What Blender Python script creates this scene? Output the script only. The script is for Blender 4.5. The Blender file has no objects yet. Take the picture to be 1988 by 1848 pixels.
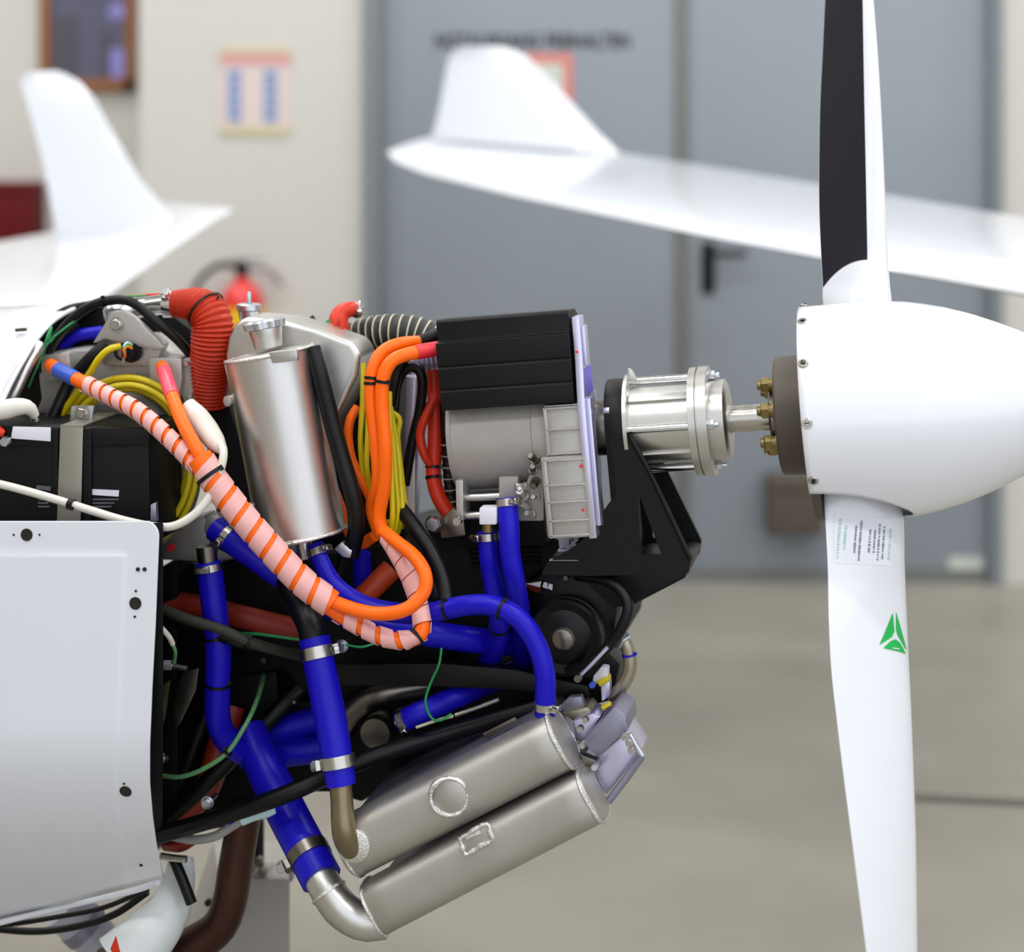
import bpy, bmesh, math, random
from mathutils import Vector, Matrix
random.seed(7)
R_ = math.radians
scene = bpy.context.scene
col = scene.collection

# ------------------------------------------------------------------ camera, world, lights, exposure
CAM = Vector((0.0, -3.5, 1.6))
FPX = 4375.0                     # focal length in pixels of the 1988x1848 frame
CX, CY = 994.0, 200.0            # principal point (rising/falling lens: horizon at y = 200)
cd = bpy.data.cameras.new('camera'); cam = bpy.data.objects.new('camera', cd); col.objects.link(cam)
cam.location = CAM; cam.rotation_euler = (R_(90), 0, 0)
cd.sensor_fit = 'HORIZONTAL'; cd.sensor_width = 36.0; cd.lens = 36.0 * FPX / 1988.0
cd.shift_y = -(924.0 - CY) / 1988.0
cd.clip_start = 0.05; cd.clip_end = 100
cd.dof.use_dof = True; cd.dof.focus_distance = 3.42
cd.dof.aperture_fstop = (cd.lens / 1000.0) / 0.042
scene.camera = cam

world = bpy.data.worlds.new('world'); scene.world = world; world.use_nodes = True
bg = world.node_tree.nodes['Background']
bg.inputs[0].default_value = (0.90, 0.95, 1.06, 1); bg.inputs[1].default_value = 1.5

vs = scene.view_settings
vs.view_transform = 'Standard'; vs.look = 'None'; vs.gamma = 1.0; vs.use_curve_mapping = False
vs.exposure = 0.22
LAMP_W = 35.0

# ------------------------------------------------------------------ materials
def lin(h):
    h = h.lstrip('#'); c = [int(h[i:i+2], 16) / 255.0 for i in (0, 2, 4)]
    return tuple((x / 12.92 if x <= 0.04045 else ((x + 0.055) / 1.055) ** 2.4) for x in c) + (1.0,)
MATS = {}
def mat(name, hexa, rough=0.5, metal=0.0, coat=0.0, var=0.12, vscale=18.0, bump=0.0, bscale=120.0, spec=0.5, rvar=0.1, emit=0.0, stretch=None):
    m = bpy.data.materials.new(name); m.use_nodes = True
    nt = m.node_tree; b = nt.nodes['Principled BSDF']
    tc = nt.nodes.new('ShaderNodeTexCoord')
    src = tc.outputs['Object']
    if stretch:
        mp = nt.nodes.new('ShaderNodeMapping'); mp.inputs['Scale'].default_value = stretch
        nt.links.new(src, mp.inputs[0]); src = mp.outputs[0]
    nz = nt.nodes.new('ShaderNodeTexNoise'); nz.inputs['Scale'].default_value = vscale; nz.inputs['Detail'].default_value = 5
    nt.links.new(src, nz.inputs['Vector'])
    c = lin(hexa)
    mx = nt.nodes.new('ShaderNodeMix'); mx.data_type = 'RGBA'
    mx.inputs['A'].default_value = tuple(x * (1 - var) for x in c[:3]) + (1,)
    mx.inputs['B'].default_value = tuple(min(1, x * (1 + var)) for x in c[:3]) + (1,)
    nt.links.new(nz.outputs['Fac'], mx.inputs['Factor'])
    nt.links.new(mx.outputs['Result'], b.inputs['Base Color'])
    mr = nt.nodes.new('ShaderNodeMapRange')
    mr.inputs['To Min'].default_value = max(0.02, rough - rvar); mr.inputs['To Max'].default_value = min(1, rough + rvar)
    nt.links.new(nz.outputs['Fac'], mr.inputs['Value']); nt.links.new(mr.outputs[0], b.inputs['Roughness'])
    b.inputs['Metallic'].default_value = metal
    b.inputs['Coat Weight'].default_value = coat; b.inputs['Coat Roughness'].default_value = 0.08
    b.inputs['Specular IOR Level'].default_value = spec
    if bump:
        n2 = nt.nodes.new('ShaderNodeTexNoise'); n2.inputs['Scale'].default_value = bscale; n2.inputs['Detail'].default_value = 4
        nt.links.new(src, n2.inputs['Vector'])
        bp = nt.nodes.new('ShaderNodeBump'); bp.inputs['Strength'].default_value = bump; bp.inputs['Distance'].default_value = 0.002
        nt.links.new(n2.outputs['Fac'], bp.inputs['Height']); nt.links.new(bp.outputs[0], b.inputs['Normal'])
    if emit:
        b.inputs['Emission Color'].default_value = c; b.inputs['Emission Strength'].default_value = emit
    MATS[name] = m
    return m
mat('wall_paint', '#c9c6bf', 0.8, var=0.03, vscale=2.0, bump=0.05)
mat('ceiling_paint', '#cfcfd0', 0.8, var=0.03)
mat('concrete', '#8d887c', 0.42, var=0.26, vscale=2.2, bump=0.15, bscale=40, rvar=0.15)
mat('joint', '#6c675c', 0.7)
mat('door_grey', '#878e95', 0.38, var=0.10, vscale=1.6, rvar=0.06)
mat('door_frame_grey', '#777c80', 0.42, var=0.08)
mat('door_edge', '#6d6d69', 0.5, var=0.1)
mat('black_plastic', '#08080a', 0.52, var=0.2, spec=0.25)
mat('fastener_dark', '#2b2823', 0.5, 0.4, var=0.3)
mat('sticker_white', '#e4e7ee', 0.35, var=0.02)
mat('satin_black', '#060607', 0.4, var=0.25, bump=0.05, spec=0.25)
mat('rubber', '#070707', 0.42, var=0.25, bump=0.06, spec=0.28)
mat('engine_black', '#050506', 0.55, var=0.5, spec=0.2, bump=0.2, bscale=60)
mat('olive_sleeve', '#2c2b21', 0.7, var=0.3, bump=0.3, bscale=300)
mat('white_gloss', '#e2e4e9', 0.22, coat=0.7, var=0.015, rvar=0.05)
mat('white_wing', '#d3d5da', 0.2, coat=0.8, var=0.01, rvar=0.04)
mat('white_plastic', '#d3cfc4', 0.38, var=0.05)
mat('cowl_white', '#dadde4', 0.3, coat=0.4, var=0.03, vscale=5, rvar=0.06)
mat('blade_black', '#15151f', 0.55, var=0.12, vscale=6, spec=0.2)
mat('aluminium', '#c9c7c2', 0.36, 1.0, var=0.10, vscale=9, rvar=0.10, bump=0.05, bscale=90)
mat('aluminium_matte', '#b9b6af', 0.5, 0.95, var=0.12, vscale=9, rvar=0.10, bump=0.06, bscale=90)
mat('brushed_tank', '#cac8c4', 0.36, 1.0, var=0.08, vscale=4, rvar=0.06, stretch=(6, 6, 1.0))
mat('weld', '#dddbd6', 0.3, 1.0, var=0.2, vscale=200, bump=0.9, bscale=420)
mat('cast_grey', '#b3b0ab', 0.45, 0.75, var=0.06, vscale=30, bump=0.25, bscale=420)
mat('cast_matte', '#a29e98', 0.55, 0.35, var=0.05, vscale=25, bump=0.12, bscale=400)
mat('lilac_alu', '#cbc8e2', 0.32, 0.85, var=0.07, vscale=20)
mat('lilac_plate', '#8f8da0', 0.4, 0.7, var=0.1, vscale=20)
mat('chrome', '#dcdcdc', 0.12, 1.0, var=0.05)
mat('steel', '#b9b6ae', 0.28, 1.0, var=0.1, vscale=40)
mat('steel_dark', '#77726a', 0.32, 1.0, var=0.15, vscale=30)
mat('strap_steel', '#aaa59c', 0.42, 0.9, var=0.04, vscale=5, rvar=0.05)
mat('zinc', '#c6cbd0', 0.3, 0.9, var=0.12, vscale=60)
mat('brass_bolt', '#86764c', 0.38, 0.9, var=0.35, vscale=80)
mat('hub_brown', '#544b42', 0.5, 0.3, var=0.12)
mat('exhaust_brown', '#4a3128', 0.38, 0.8, var=0.5, vscale=12)
mat('olive_pipe', '#7d7055', 0.32, 0.75, var=0.25, vscale=25)
mat('steel_bent', '#a39b88', 0.35, 0.8, var=0.2, vscale=25)
mat('blue_silicone', '#170fae', 0.36, var=0.12, vscale=14, coat=0.0, rvar=0.06, spec=0.22)
mat('orange_cable', '#ff6803', 0.38, var=0.06, vscale=30, spec=0.3)
mat('orange_dark', '#c9440f', 0.45, var=0.1)
mat('pink_wrap', '#e2a7a2', 0.42, var=0.05, vscale=60)
mat('red_sleeve', '#e0202e', 0.4, var=0.06)
mat('pinkred_sleeve', '#f24a5e', 0.4, var=0.06)
mat('blue_sleeve', '#2c54b4', 0.45, var=0.06)
mat('yellow_cable', '#c8b400', 0.4, var=0.08, vscale=40)
mat('red_duct', '#ae2a0e', 0.4, spec=0.22, var=0.1, vscale=30)
mat('red_hose', '#c8321a', 0.36, spec=0.3, var=0.12, vscale=25)
mat('red_dull', '#8a2412', 0.5, var=0.2)
mat('green_wire', '#1f8a4a', 0.45)
mat('green_dull', '#5a8f5c', 0.5)
mat('grey_wire', '#8e8e8c', 0.5)
mat('pale_connector', '#bfe0e4', 0.4)
mat('label_white', '#d8d8e0', 0.5, var=0.04)
mat('print_grey', '#55585c', 0.6)
mat('print_faint', '#807e88', 0.6)
mat('print_dark', '#4c4a54', 0.6)
mat('print_green', '#a9cdb9', 0.6)
mat('print_black', '#16161a', 0.6)
mat('logo_green', '#12b04c', 0.4, var=0.03)
mat('purple_label', '#6d62c4', 0.5)
mat('dark_scat', '#1a1917', 0.6, var=0.2)
mat('wire_pale', '#c9c4a6', 0.45)
mat('wood_frame', '#8a5a34', 0.5, var=0.15, stretch=(1, 1, 8))
mat('board_blue', '#5b5a70', 0.35, var=0.25, vscale=4)
mat('paper_white', '#d6c6c2', 0.7, var=0.03)
mat('paper_red', '#d29a96', 0.7, var=0.05)
mat('paper_yellow', '#c6bd95', 0.7, var=0.05)
mat('paper_blue', '#7490bd', 0.7, var=0.1)
mat('paper_lilac', '#8d8ad0', 0.6, var=0.1)
mat('red_box', '#5c070b', 0.65, var=0.1, spec=0.25)
mat('extinguisher_red', '#d81f14', 0.3, coat=0.4, var=0.04)
mat('label_yellow', '#e8b818', 0.5)
mat('sign_red', '#cf7d74', 0.5)
mat('sign_white', '#c3cabf', 0.5)
mat('brown_box', '#4f463b', 0.55)
mat('stand_grey', '#a8a49d', 0.55, 0.2, var=0.06)
mat('duct_white', '#cfd4d2', 0.4, var=0.05)
mat('fairing_lilac', '#b3b2c0', 0.35, var=0.05)
mat('lamp_glow', '#ffffff', 0.5, emit=6.0)

# ------------------------------------------------------------------ pixel-to-place helpers (aircraft axis yawed 11 deg, nose up 5 deg)
PSI, PIT = R_(11.0), R_(5.2)
KT = math.tan(PSI)
X0 = (1165 - CX) * 3.5 / FPX
def Yb(px):
    u = (px - CX) / FPX
    X = u * (3.5 + KT * X0) / (1 + u * KT)
    return -KT * (X - X0)
def wp(px, py, Y):
    s = (3.5 + Y) / FPX
    return Vector(((px - CX) * s, Y, CAM.z - (py - CY) * s))
def at(px, py, d=0.0):
    return wp(px, py, Yb(px) + d)
def sc(px, d=0.0):
    return (3.5 + Yb(px) + d) / FPX
O = at(1165, 830, 0)
A = Vector((math.cos(PIT) * math.cos(PSI), -math.cos(PIT) * math.sin(PSI), math.sin(PIT)))
U = Vector((-math.sin(PSI), -math.cos(PSI), 0))
W = Vector((-math.sin(PIT) * math.cos(PSI), math.sin(PIT) * math.sin(PSI), math.cos(PIT)))
def ta(px, un=0.0):
    B = O + U * un; u = (px - CX) / FPX
    return (u * (3.5 + B.y) - B.x) / (A.x - u * A.y)
def ax(px, un=0.0, wn=0.0):
    return O + U * un + W * wn + A * ta(px, un)
def wy(py, px=1000):            # height above the shaft axis for an image row near column px
    p = ax(px); cy = CY + (CAM.z - p.z) * FPX / (3.5 + p.y)
    return (cy - py) * (3.5 + p.y) / FPX

# ------------------------------------------------------------------ geometry container
class G:
    def __init__(s): s.v = []; s.f = []
    def add(s, v, f):
        n = len(s.v); s.v += [Vector(x) for x in v]; s.f += [tuple(i + n for i in q) for q in f]; return s
    def join(s, o): return s.add(o.v, o.f)
    def grid(s, rows, closed=False, cap=False):
        n = len(rows[0]); v = [p for r in rows for p in r]; f = []
        for i in range(len(rows) - 1):
            for j in range(n if closed else n - 1):
                k = (j + 1) % n
                f.append((i * n + j, i * n + k, (i + 1) * n + k, (i + 1) * n + j))
        if cap:
            f.append(tuple(reversed(range(n)))); f.append(tuple((len(rows) - 1) * n + j for j in range(n)))
        return s.add(v, f)
    def box(s, c, hx, hy, hz):
        v = [c + hx * a + hy * b + hz * d for a in (-1, 1) for b in (-1, 1) for d in (-1, 1)]
        return s.add(v, [(0, 1, 3, 2), (4, 6, 7, 5), (0, 4, 5, 1), (2, 3, 7, 6), (0, 2, 6, 4), (1, 5, 7, 3)])
    def prism(s, poly, vec):
        n = len(poly); v = [Vector(p) for p in poly] + [Vector(p) + vec for p in poly]
        return s.add(v, [tuple(range(n)), tuple(reversed(range(n, 2 * n)))] + [(i, n + i, n + (i + 1) % n, (i + 1) % n) for i in range(n)])
    def lathe(s, o, a, prof, seg=32, cap=True, u=None):
        a = a.normalized()
        if u is None: u = a.orthogonal().normalized()
        w = a.cross(u)
        rows = [[o + a * t + (u * math.cos(2 * math.pi * j / seg) + w * math.sin(2 * math.pi * j / seg)) * r for j in range(seg)] for t, r in prof]
        return s.grid(rows, True, cap)
    def ring(s, o, a, ri, ro, h, seg=28):
        a = a.normalized()
        return s.lathe(o - a * h / 2, a, [(0, ri), (0, ro), (h, ro), (h, ri), (0, ri)], seg, False)
    def tube(s, P, R, seg=16, cap=True):
        n = len(P)
        if not hasattr(R, '__len__'): R = [R] * n
        T = [(P[min(i + 1, n - 1)] - P[max(i - 1, 0)]).normalized() for i in range(n)]
        N = T[0].orthogonal().normalized(); rows = []
        for i in range(n):
            N = (N - T[i] * N.dot(T[i])).normalized(); B = T[i].cross(N)
            rows.append([P[i] + (N * math.cos(2 * math.pi * j / seg) + B * math.sin(2 * math.pi * j / seg)) * R[i] for j in range(seg)])
        return s.grid(rows, True, cap)
    def ball(s, c, r, seg=14):
        prof = [(-r * math.cos(math.pi * i / 8), max(1e-4, r * math.sin(math.pi * i / 8))) for i in range(9)]
        return s.lathe(c, Vector((0, 0, 1)), prof, seg)
    def bevel(s, w, seg=2, ang=30):
        me = bpy.data.meshes.new('t'); me.from_pydata([tuple(p) for p in s.v], [], s.f); me.update()
        bm = bmesh.new(); bm.from_mesh(me); bpy.data.meshes.remove(me)
        bmesh.ops.recalc_face_normals(bm, faces=bm.faces)
        ed = [e for e in bm.edges if len(e.link_faces) == 2 and e.calc_face_angle(0) > R_(ang)]
        bmesh.ops.bevel(bm, geom=ed, offset=w, segments=seg, affect='EDGES', profile=0.6, clamp_overlap=True)
        bm.verts.ensure_lookup_table(); bm.verts.index_update()
        s.v = [v.co.copy() for v in bm.verts]; s.f = [tuple(v.index for v in f.verts) for f in bm.faces]
        bm.free(); return s

def make_mesh(name, g, m, off, sharp=38):
    me = bpy.data.meshes.new(name)
    me.from_pydata([tuple(p - off) for p in g.v], [], g.f); me.update()
    bm = bmesh.new(); bm.from_mesh(me); bmesh.ops.recalc_face_normals(bm, faces=bm.faces); bm.to_mesh(me); bm.free()
    for p in me.polygons: p.use_smooth = True
    me.set_sharp_from_angle(angle=R_(sharp))
    me.materials.append(MATS[m] if isinstance(m, str) else m)
    return me
class T:
    """one thing: an Empty at its base with its parts"""
    def __init__(s, name, label, cat, group=None, kind=None):
        s.name, s.label, s.cat, s.group, s.kind, s.parts = name, label, cat, group, kind, []
    def part(s, name, g, m, parent=None, label=None, sharp=38, solid=None, kind=None):
        rec = dict(kind=kind, name=name, g=g, m=m, parent=parent, label=label, sharp=sharp, solid=solid); s.parts.append(rec); return rec
    def done(s, base=None):
        vs_ = [p for r in s.parts for p in r['g'].v]
        lo = [min(p[i] for p in vs_) for i in range(3)]; hi = [max(p[i] for p in vs_) for i in range(3)]
        off = Vector(((lo[0] + hi[0]) / 2, (lo[1] + hi[1]) / 2, lo[2]))
        if len(s.parts) == 1:
            r = s.parts[0]; o = bpy.data.objects.new(s.name, make_mesh(s.name, r['g'], r['m'], off, r['sharp']))
            col.objects.link(o); o.location = off
            if r['solid']: md = o.modifiers.new('skin', 'SOLIDIFY'); md.thickness = r['solid']; md.offset = -1
        else:
            o = bpy.data.objects.new(s.name, None); col.objects.link(o); o.location = off; o.empty_display_size = 0.05
            for r in s.parts:
                c = bpy.data.objects.new(r['name'], make_mesh(r['name'], r['g'], r['m'], off, r['sharp']))
                col.objects.link(c); r['o'] = c
                c.parent = r['parent']['o'] if r['parent'] else o
                if r['label']: c['label'] = r['label']
                if r['kind']: c['kind'] = r['kind']
                if r['solid']: md = c.modifiers.new('skin', 'SOLIDIFY'); md.thickness = r['solid']; md.offset = -1
        if s.kind: o['kind'] = s.kind
        else:
            o['label'] = s.label; o['category'] = s.cat
            if s.group: o['group'] = s.group
        return o
def solo(name, label, cat, g, m, group=None, **k):
    t = T(name, label, cat, group); t.part(name, g, m, **k); return t.done()
def struct(name, g, m, **k):
    t = T(name, None, None, kind='structure'); t.part(name, g, m, **k); return t.done()

def cr(P, step):
    """Catmull-Rom through points, resampled to even spacing"""
    Q = [P[0] * 2 - P[1]] + list(P) + [P[-1] * 2 - P[-2]]; out = []
    for i in range(1, len(Q) - 2):
        p0, p1, p2, p3 = Q[i - 1], Q[i], Q[i + 1], Q[i + 2]
        for k in range(16):
            t = k / 16
            out.append(0.5 * ((2 * p1) + (p2 - p0) * t + (2 * p0 - 5 * p1 + 4 * p2 - p3) * t * t + (3 * p1 - p0 - 3 * p2 + p3) * t ** 3))
    out.append(P[-1])
    L = [0]
    for i in range(1, len(out)): L.append(L[-1] + (out[i] - out[i - 1]).length)
    n = max(3, int(L[-1] / step) + 1); res = []; j = 0
    for k in range(n):
        s = L[-1] * k / (n - 1)
        while j < len(L) - 2 and L[j + 1] < s: j += 1
        f = (s - L[j]) / max(1e-9, L[j + 1] - L[j]); res.append(out[j].lerp(out[j + 1], min(1, max(0, f))))
    return res
def pth(pts, step=0.006): return cr([at(*p) for p in pts], step)
def near(path, px, py):
    """index of the path point whose image is closest to a pixel"""
    def e(p):
        s = FPX / (3.5 + p.y); return (CX + p.x * s - px) ** 2 + (CY + (CAM.z - p.z) * s - py) ** 2
    return min(range(len(path)), key=lambda i: e(path[i]))
def tang(path, i):
    return (path[min(i + 1, len(path) - 1)] - path[max(i - 1, 0)]).normalized()
def tubepx(pts, rpx, seg=16, step=None):
    d = sum(p[2] for p in pts) / len(pts); px = sum(p[0] for p in pts) / len(pts); k = sc(px, d)
    rm = max(rpx) if hasattr(rpx, '__len__') else rpx
    P = pth(pts, step or max(0.0025, rm * k * 0.45))
    if hasattr(rpx, '__len__'):
        n = len(P); m = len(rpx) - 1
        R = []
        for i in range(n):
            x = i / (n - 1) * m; a = min(int(x), m - 1); R.append((rpx[a] + (rpx[a + 1] - rpx[a]) * (x - a)) * k)
    else: R = rpx * k
    return G().tube(P, R, seg), P, k
def bolt(c, a, r, h, hexa=True, washer=0.0):
    g = G(); a = a.normalized()
    if washer: g.lathe(c, a, [(0, washer), (h * 0.25, washer)], 20); c = c + a * h * 0.25
    g.lathe(c, a, [(0, r), (h * 0.85, r), (h, r * 0.85)], 6 if hexa else 18); return g
def clamp(t, path, i, r, width=0.011, m='steel', side=None):
    c, a = path[i], tang(path, i)
    b = t.part('hose_clamp', G().ring(c, a, r * 0.99, r + 0.0016, width), m)
    vw = (c - CAM).normalized()
    s = side if side is not None else 0.6
    up = a.cross(vw).normalized(); n = (up * s - vw * math.sqrt(max(0, 1 - s * s))).normalized()
    n = (n - a * n.dot(a)).normalized(); tg = a.cross(n)
    q = c + n * (r + 0.005)
    t.part('clamp_screw', G().box(q, tg * 0.008, a * width * 0.45, n * 0.0045).bevel(0.0012, 1).join(bolt(q + tg * 0.008, tg, 0.0048, 0.007)), m, parent=b)
def tie(t, c, a, r, w=0.0045, m='rubber', parent=None):
    vw = (c - CAM).normalized(); n = a.cross(vw).normalized()
    g = G().ring(c, a, r * 0.98, r + 0.0014, w, 24)
    g.box(c - vw * (r * 0.6) + n * (r * 0.85), n * 0.003, a * w * 0.7, vw * 0.003)
    t.part('cable_tie', g, m, parent=parent)
def wrap(path, r, i0, i1, pitch, frac=0.73, th=0.0011, seg=14):
    """a spiral binding strip wound round a path"""
    P = path; n = len(P); L = [0]
    for i in range(1, n): L.append(L[-1] + (P[i] - P[i - 1]).length)
    Tn = [tang(P, i) for i in range(n)]; N = [Tn[0].orthogonal().normalized()]
    for i in range(1, n):
        q = N[-1] - Tn[i] * N[-1].dot(Tn[i]); N.append(q.normalized())
    def fr(s):
        s = min(max(s, L[i0]), L[i1]); j = i0
        lo, hi = i0, i1
        while hi - lo > 1:
            md = (lo + hi) // 2
            if L[md] <= s: lo = md
            else: hi = md
        f = (s - L[lo]) / max(1e-9, L[hi] - L[lo])
        return P[lo].lerp(P[hi], f), Tn[lo].lerp(Tn[hi], f).normalized(), N[lo].lerp(N[hi], f).normalized()
    rows = []; turns = (L[i1] - L[i0]) / pitch; m = int(turns * seg)
    for k in range(m + 1):
        th_ = 2 * math.pi * k / seg; s = L[i0] + pitch * k / seg; row = []
        for ds, rr in ((-frac / 2, r), (-frac / 2, r + th), (frac / 2, r + th), (frac / 2, r)):
            p, t_, nn = fr(s + ds * pitch); b = t_.cross(nn)
            row.append(p + (nn * math.cos(th_) + b * math.sin(th_)) * rr)
        rows.append(row)
    return G().grid(rows, True, True)
def ppx(poly, d, thick, bev=0.002, seg=2):
    g = G().prism([at(x, y, d) for x, y in poly], -U * thick)
    return g.bevel(bev, seg) if bev else g
def flat(poly, d):
    return G().add([at(x, y, d) for x, y in poly], [tuple(range(len(poly)))])
def rectp(x0, y0, x1, y1): return [(x0, y0), (x1, y0), (x1, y1), (x0, y1)]
def disc(x, y, d, r, h, seg=28, m=None, a=None):
    a = a or U; return G().lathe(at(x, y, d), a, [(0, r), (h * 0.8, r), (h, r * 0.93)], seg)
def text_mesh(txt, size, o, xv, yv, th=0.002):
    cu = bpy.data.curves.new('txt', 'FONT'); cu.body = txt; cu.size = size; cu.extrude = 0; cu.offset = size * .03
    ob = bpy.data.objects.new('txt', cu); col.objects.link(ob)
    dg = bpy.context.evaluated_depsgraph_get(); me = bpy.data.meshes.new_from_object(ob.evaluated_get(dg))
    g = G(); g.add([o + xv * v.co.x + yv * v.co.y for v in me.vertices], [tuple(p.vertices) for p in me.polygons])
    bpy.data.objects.remove(ob); bpy.data.curves.remove(cu); bpy.data.meshes.remove(me)
    return g
XV, YV, ZV = Vector((1, 0, 0)), Vector((0, 1, 0)), Vector((0, 0, 1))

# ================================================================== THE HALL
WALL = 4.0
def bxm(x0, x1, y0, y1, z0, z1):
    return G().box(Vector(((x0 + x1) / 2, (y0 + y1) / 2, (z0 + z1) / 2)), XV * (x1 - x0) / 2, YV * (y1 - y0) / 2, ZV * (z1 - z0) / 2)
struct('floor', bxm(-8, 8, -9, 5.2, -0.2, 0), 'concrete')
struct('ceiling', bxm(-8, 8, -5.2, 5.2, 5.0, 5.2), 'ceiling_paint')
struct('wall_left', bxm(-8.2, -8, -5.2, 5.2, 0, 5), 'wall_paint')
struct('wall_right', bxm(8, 8.2, -5.2, 5.2, 0, 5), 'wall_paint')
struct('shade_wall', bxm(-8, -1.6, -5.4, -5.2, 0, 5), 'wall_paint')  # unseen wall added behind the camera for darker reflections on the left
xl = wp(272, 0, WALL).x
dx0, dx1 = wp(706, 0, WALL).x, wp(1944, 0, WALL).x; DTOP = 2.6
g = G()
for b in ((xl, dx0, WALL, WALL + .2, 0, 5), (dx1, 8, WALL, WALL + .2, 0, 5), (dx0, dx1, WALL, WALL + .2, DTOP, 5), (-8, xl + .05, WALL + .45, WALL + .65, 0, 5), (xl, xl + .12, WALL + .2, WALL + .65, 0, 5)):
    g.join(bxm(*b))
struct('wall_back', g, 'wall_paint')
struct('trim_1', G().prism([wp(1770, 1546, 1.69) * 1, wp(2500, 1588, 1.56), wp(2500, 1596, 1.54), wp(1770, 1553, 1.665)], ZV * 0.0015), 'joint')
for o in [col.objects['trim_1']]: o.location.z = 0.0006
# double steel door
t = T('door_1', None, None, kind='structure')
fw = 0.055
fr = t.part('door_frame', bxm(dx0, dx0 + fw, WALL - .03, WALL + .12, 0, DTOP).join(bxm(dx1 - fw * .7, dx1, WALL - .03, WALL + .12, 0, DTOP)).join(bxm(dx0, dx1, WALL - .03, WALL + .12, DTOP - .06, DTOP)), 'door_frame_grey')
xm0, xm1 = wp(1311, 0, WALL).x, wp(1338, 0, WALL).x
leaf = t.part('door_leaf', bxm(dx0 + fw, xm0, WALL + .02, WALL + .08, 0.012, DTOP - .06).bevel(.004, 2), 'door_grey')
leaf2 = t.part('door_leaf', bxm(xm1, dx1 - fw * .7, WALL + .02, WALL + .08, 0.012, DTOP - .06).bevel(.004, 2), 'door_grey')
t.part('meeting_strip', bxm(xm0, xm1, WALL + .012, WALL + .075, 0.012, DTOP - .06).bevel(.003, 2), 'door_edge')
t.part('kick_strip', bxm(dx0 + fw, dx1 - fw * .7, WALL + .008, WALL + .02, 0.01, .045), 'door_edge')
def wb(px0, py0, px1, py1, y0, y1):
    a_, b_ = wp(px0, py1, y0), wp(px1, py0, y0); return bxm(a_.x, b_.x, y0, y1, a_.z, b_.z)
h = t.part('handle_plate', wb(1362, 470, 1388, 570, WALL + .01, WALL + .02).bevel(.002, 2), 'black_plastic', parent=leaf2)
hp = [wp(1374, 492, WALL + .01), wp(1374, 492, WALL - .035), wp(1385, 492, WALL - .045), wp(1450, 493, WALL - .045)]
t.part('door_handle', G().tube(cr(hp, .008), .011, 12), 'black_plastic', parent=leaf2)
t.part('lettering', text_mesh('NOTAUSGANG FREIHALTEN', .068, wp(843, 93, WALL + .0185), XV * .75, ZV), 'print_black', parent=leaf)
s0 = t.part('warning_sticker', wb(985, 104, 1112, 232, WALL + .016, WALL + .019), 'sign_red', parent=leaf)
t.part('sticker_panel', wb(1004, 124, 1093, 212, WALL + .013, WALL + .0155), 'sign_white', parent=leaf)
t.part('low_sticker', wb(1842, 1082, 1908, 1128, WALL + .016, WALL + .019), 'sign_white', parent=leaf2)
t.done()
t = T('lock_box', 'dark brown box fixed low on the grey steel door behind the propeller', 'box')
t.part('housing', wb(1492, 925, 1600, 1040, WALL - .09, WALL + .019).bevel(.012, 3), 'brown_box')
t.part('lid_rim', wb(1498, 940, 1594, 950, WALL - .096, WALL - .088), 'hub_brown')
t.done()
# things on the wall
t = T('framed_board', 'wood framed notice board with dark blue sheets on the left wall', 'board')
Y9 = WALL + .45
fr = G()
for b in ((75, -120, 262, -96), (75, 152, 262, 178), (75, -120, 97, 178), (240, -120, 262, 178)): fr.join(wb(*b, Y9 - .03, Y9).bevel(.004, 1))
t.part('frame', fr, 'wood_frame'); t.part('panel', wb(94, -100, 243, 156, Y9 - .014, Y9 - .002), 'board_blue')
t.part('sheet', wb(196, 60, 214, 145, Y9 - .018, Y9 - .0145), 'print_dark'); t.part('sheet', wb(214, 95, 240, 150, Y9 - .018, Y9 - .0145), 'paper_lilac')
t.part('sheet', G().lathe(wp(228, 22, Y9 - .014), -YV, [(0, .03), (.004, .03)], 20), 'paper_lilac'); t.part('sheet', wb(104, 30, 150, 148, Y9 - .018, Y9 - .0145), 'print_dark')
t.done()
t = T('wall_poster', 'pale pink wall poster with red header and two blue columns', 'poster')
t.part('sheet', wb(426, 92, 564, 262, WALL - .004, WALL), 'paper_white')
t.part('header_band', wb(426, 104, 564, 126, WALL - .006, WALL - .0042), 'paper_red')
t.part('edge_strip', wb(426, 92, 564, 103, WALL - .006, WALL - .0042), 'paper_yellow')
t.part('edge_strip', wb(426, 246, 564, 262, WALL - .006, WALL - .0042), 'paper_yellow')
for cx in (455, 525):
    for k in range(5): t.part('picture_block', wb(cx - 13, 136 + k * 21, cx + 13, 152 + k * 21, WALL - .006, WALL - .0042), 'paper_blue')
t.done()
t = T('red_cabinet', 'dark red box hanging at the left edge of the wall', 'cabinet')
t.part('body', wb(-90, 355, 66, 480, Y9 - .2, Y9).bevel(.01, 2), 'red_box'); t.part('front_lip', wb(-84, 362, 60, 372, Y9 - .206, Y9 - .199), 'red_box'); t.done()
t = T('fire_extinguisher', 'red fire extinguisher with yellow label hanging on the cream wall', 'extinguisher')
ex = wp(470, 632, WALL - .09); k9 = (7.41) / FPX
t.part('cylinder', G().lathe(Vector((ex.x, ex.y, ex.z - .38)), ZV, [(0, .06), (.01, .074), (.43, .074), (.475, .068), (.505, .052), (.525, .024), (.54, .022)], 32), 'extinguisher_red')
t.part('label_band', G().lathe(Vector((ex.x, ex.y, ex.z - .1)), ZV, [(0, .0755), (.16, .0755)], 32, False), 'label_yellow')
vz = ex.z + .16
t.part('valve', G().lathe(Vector((ex.x, ex.y, vz)), ZV, [(0, .02), (.035, .024), (.05, .016)], 14), 'black_plastic')
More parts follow.
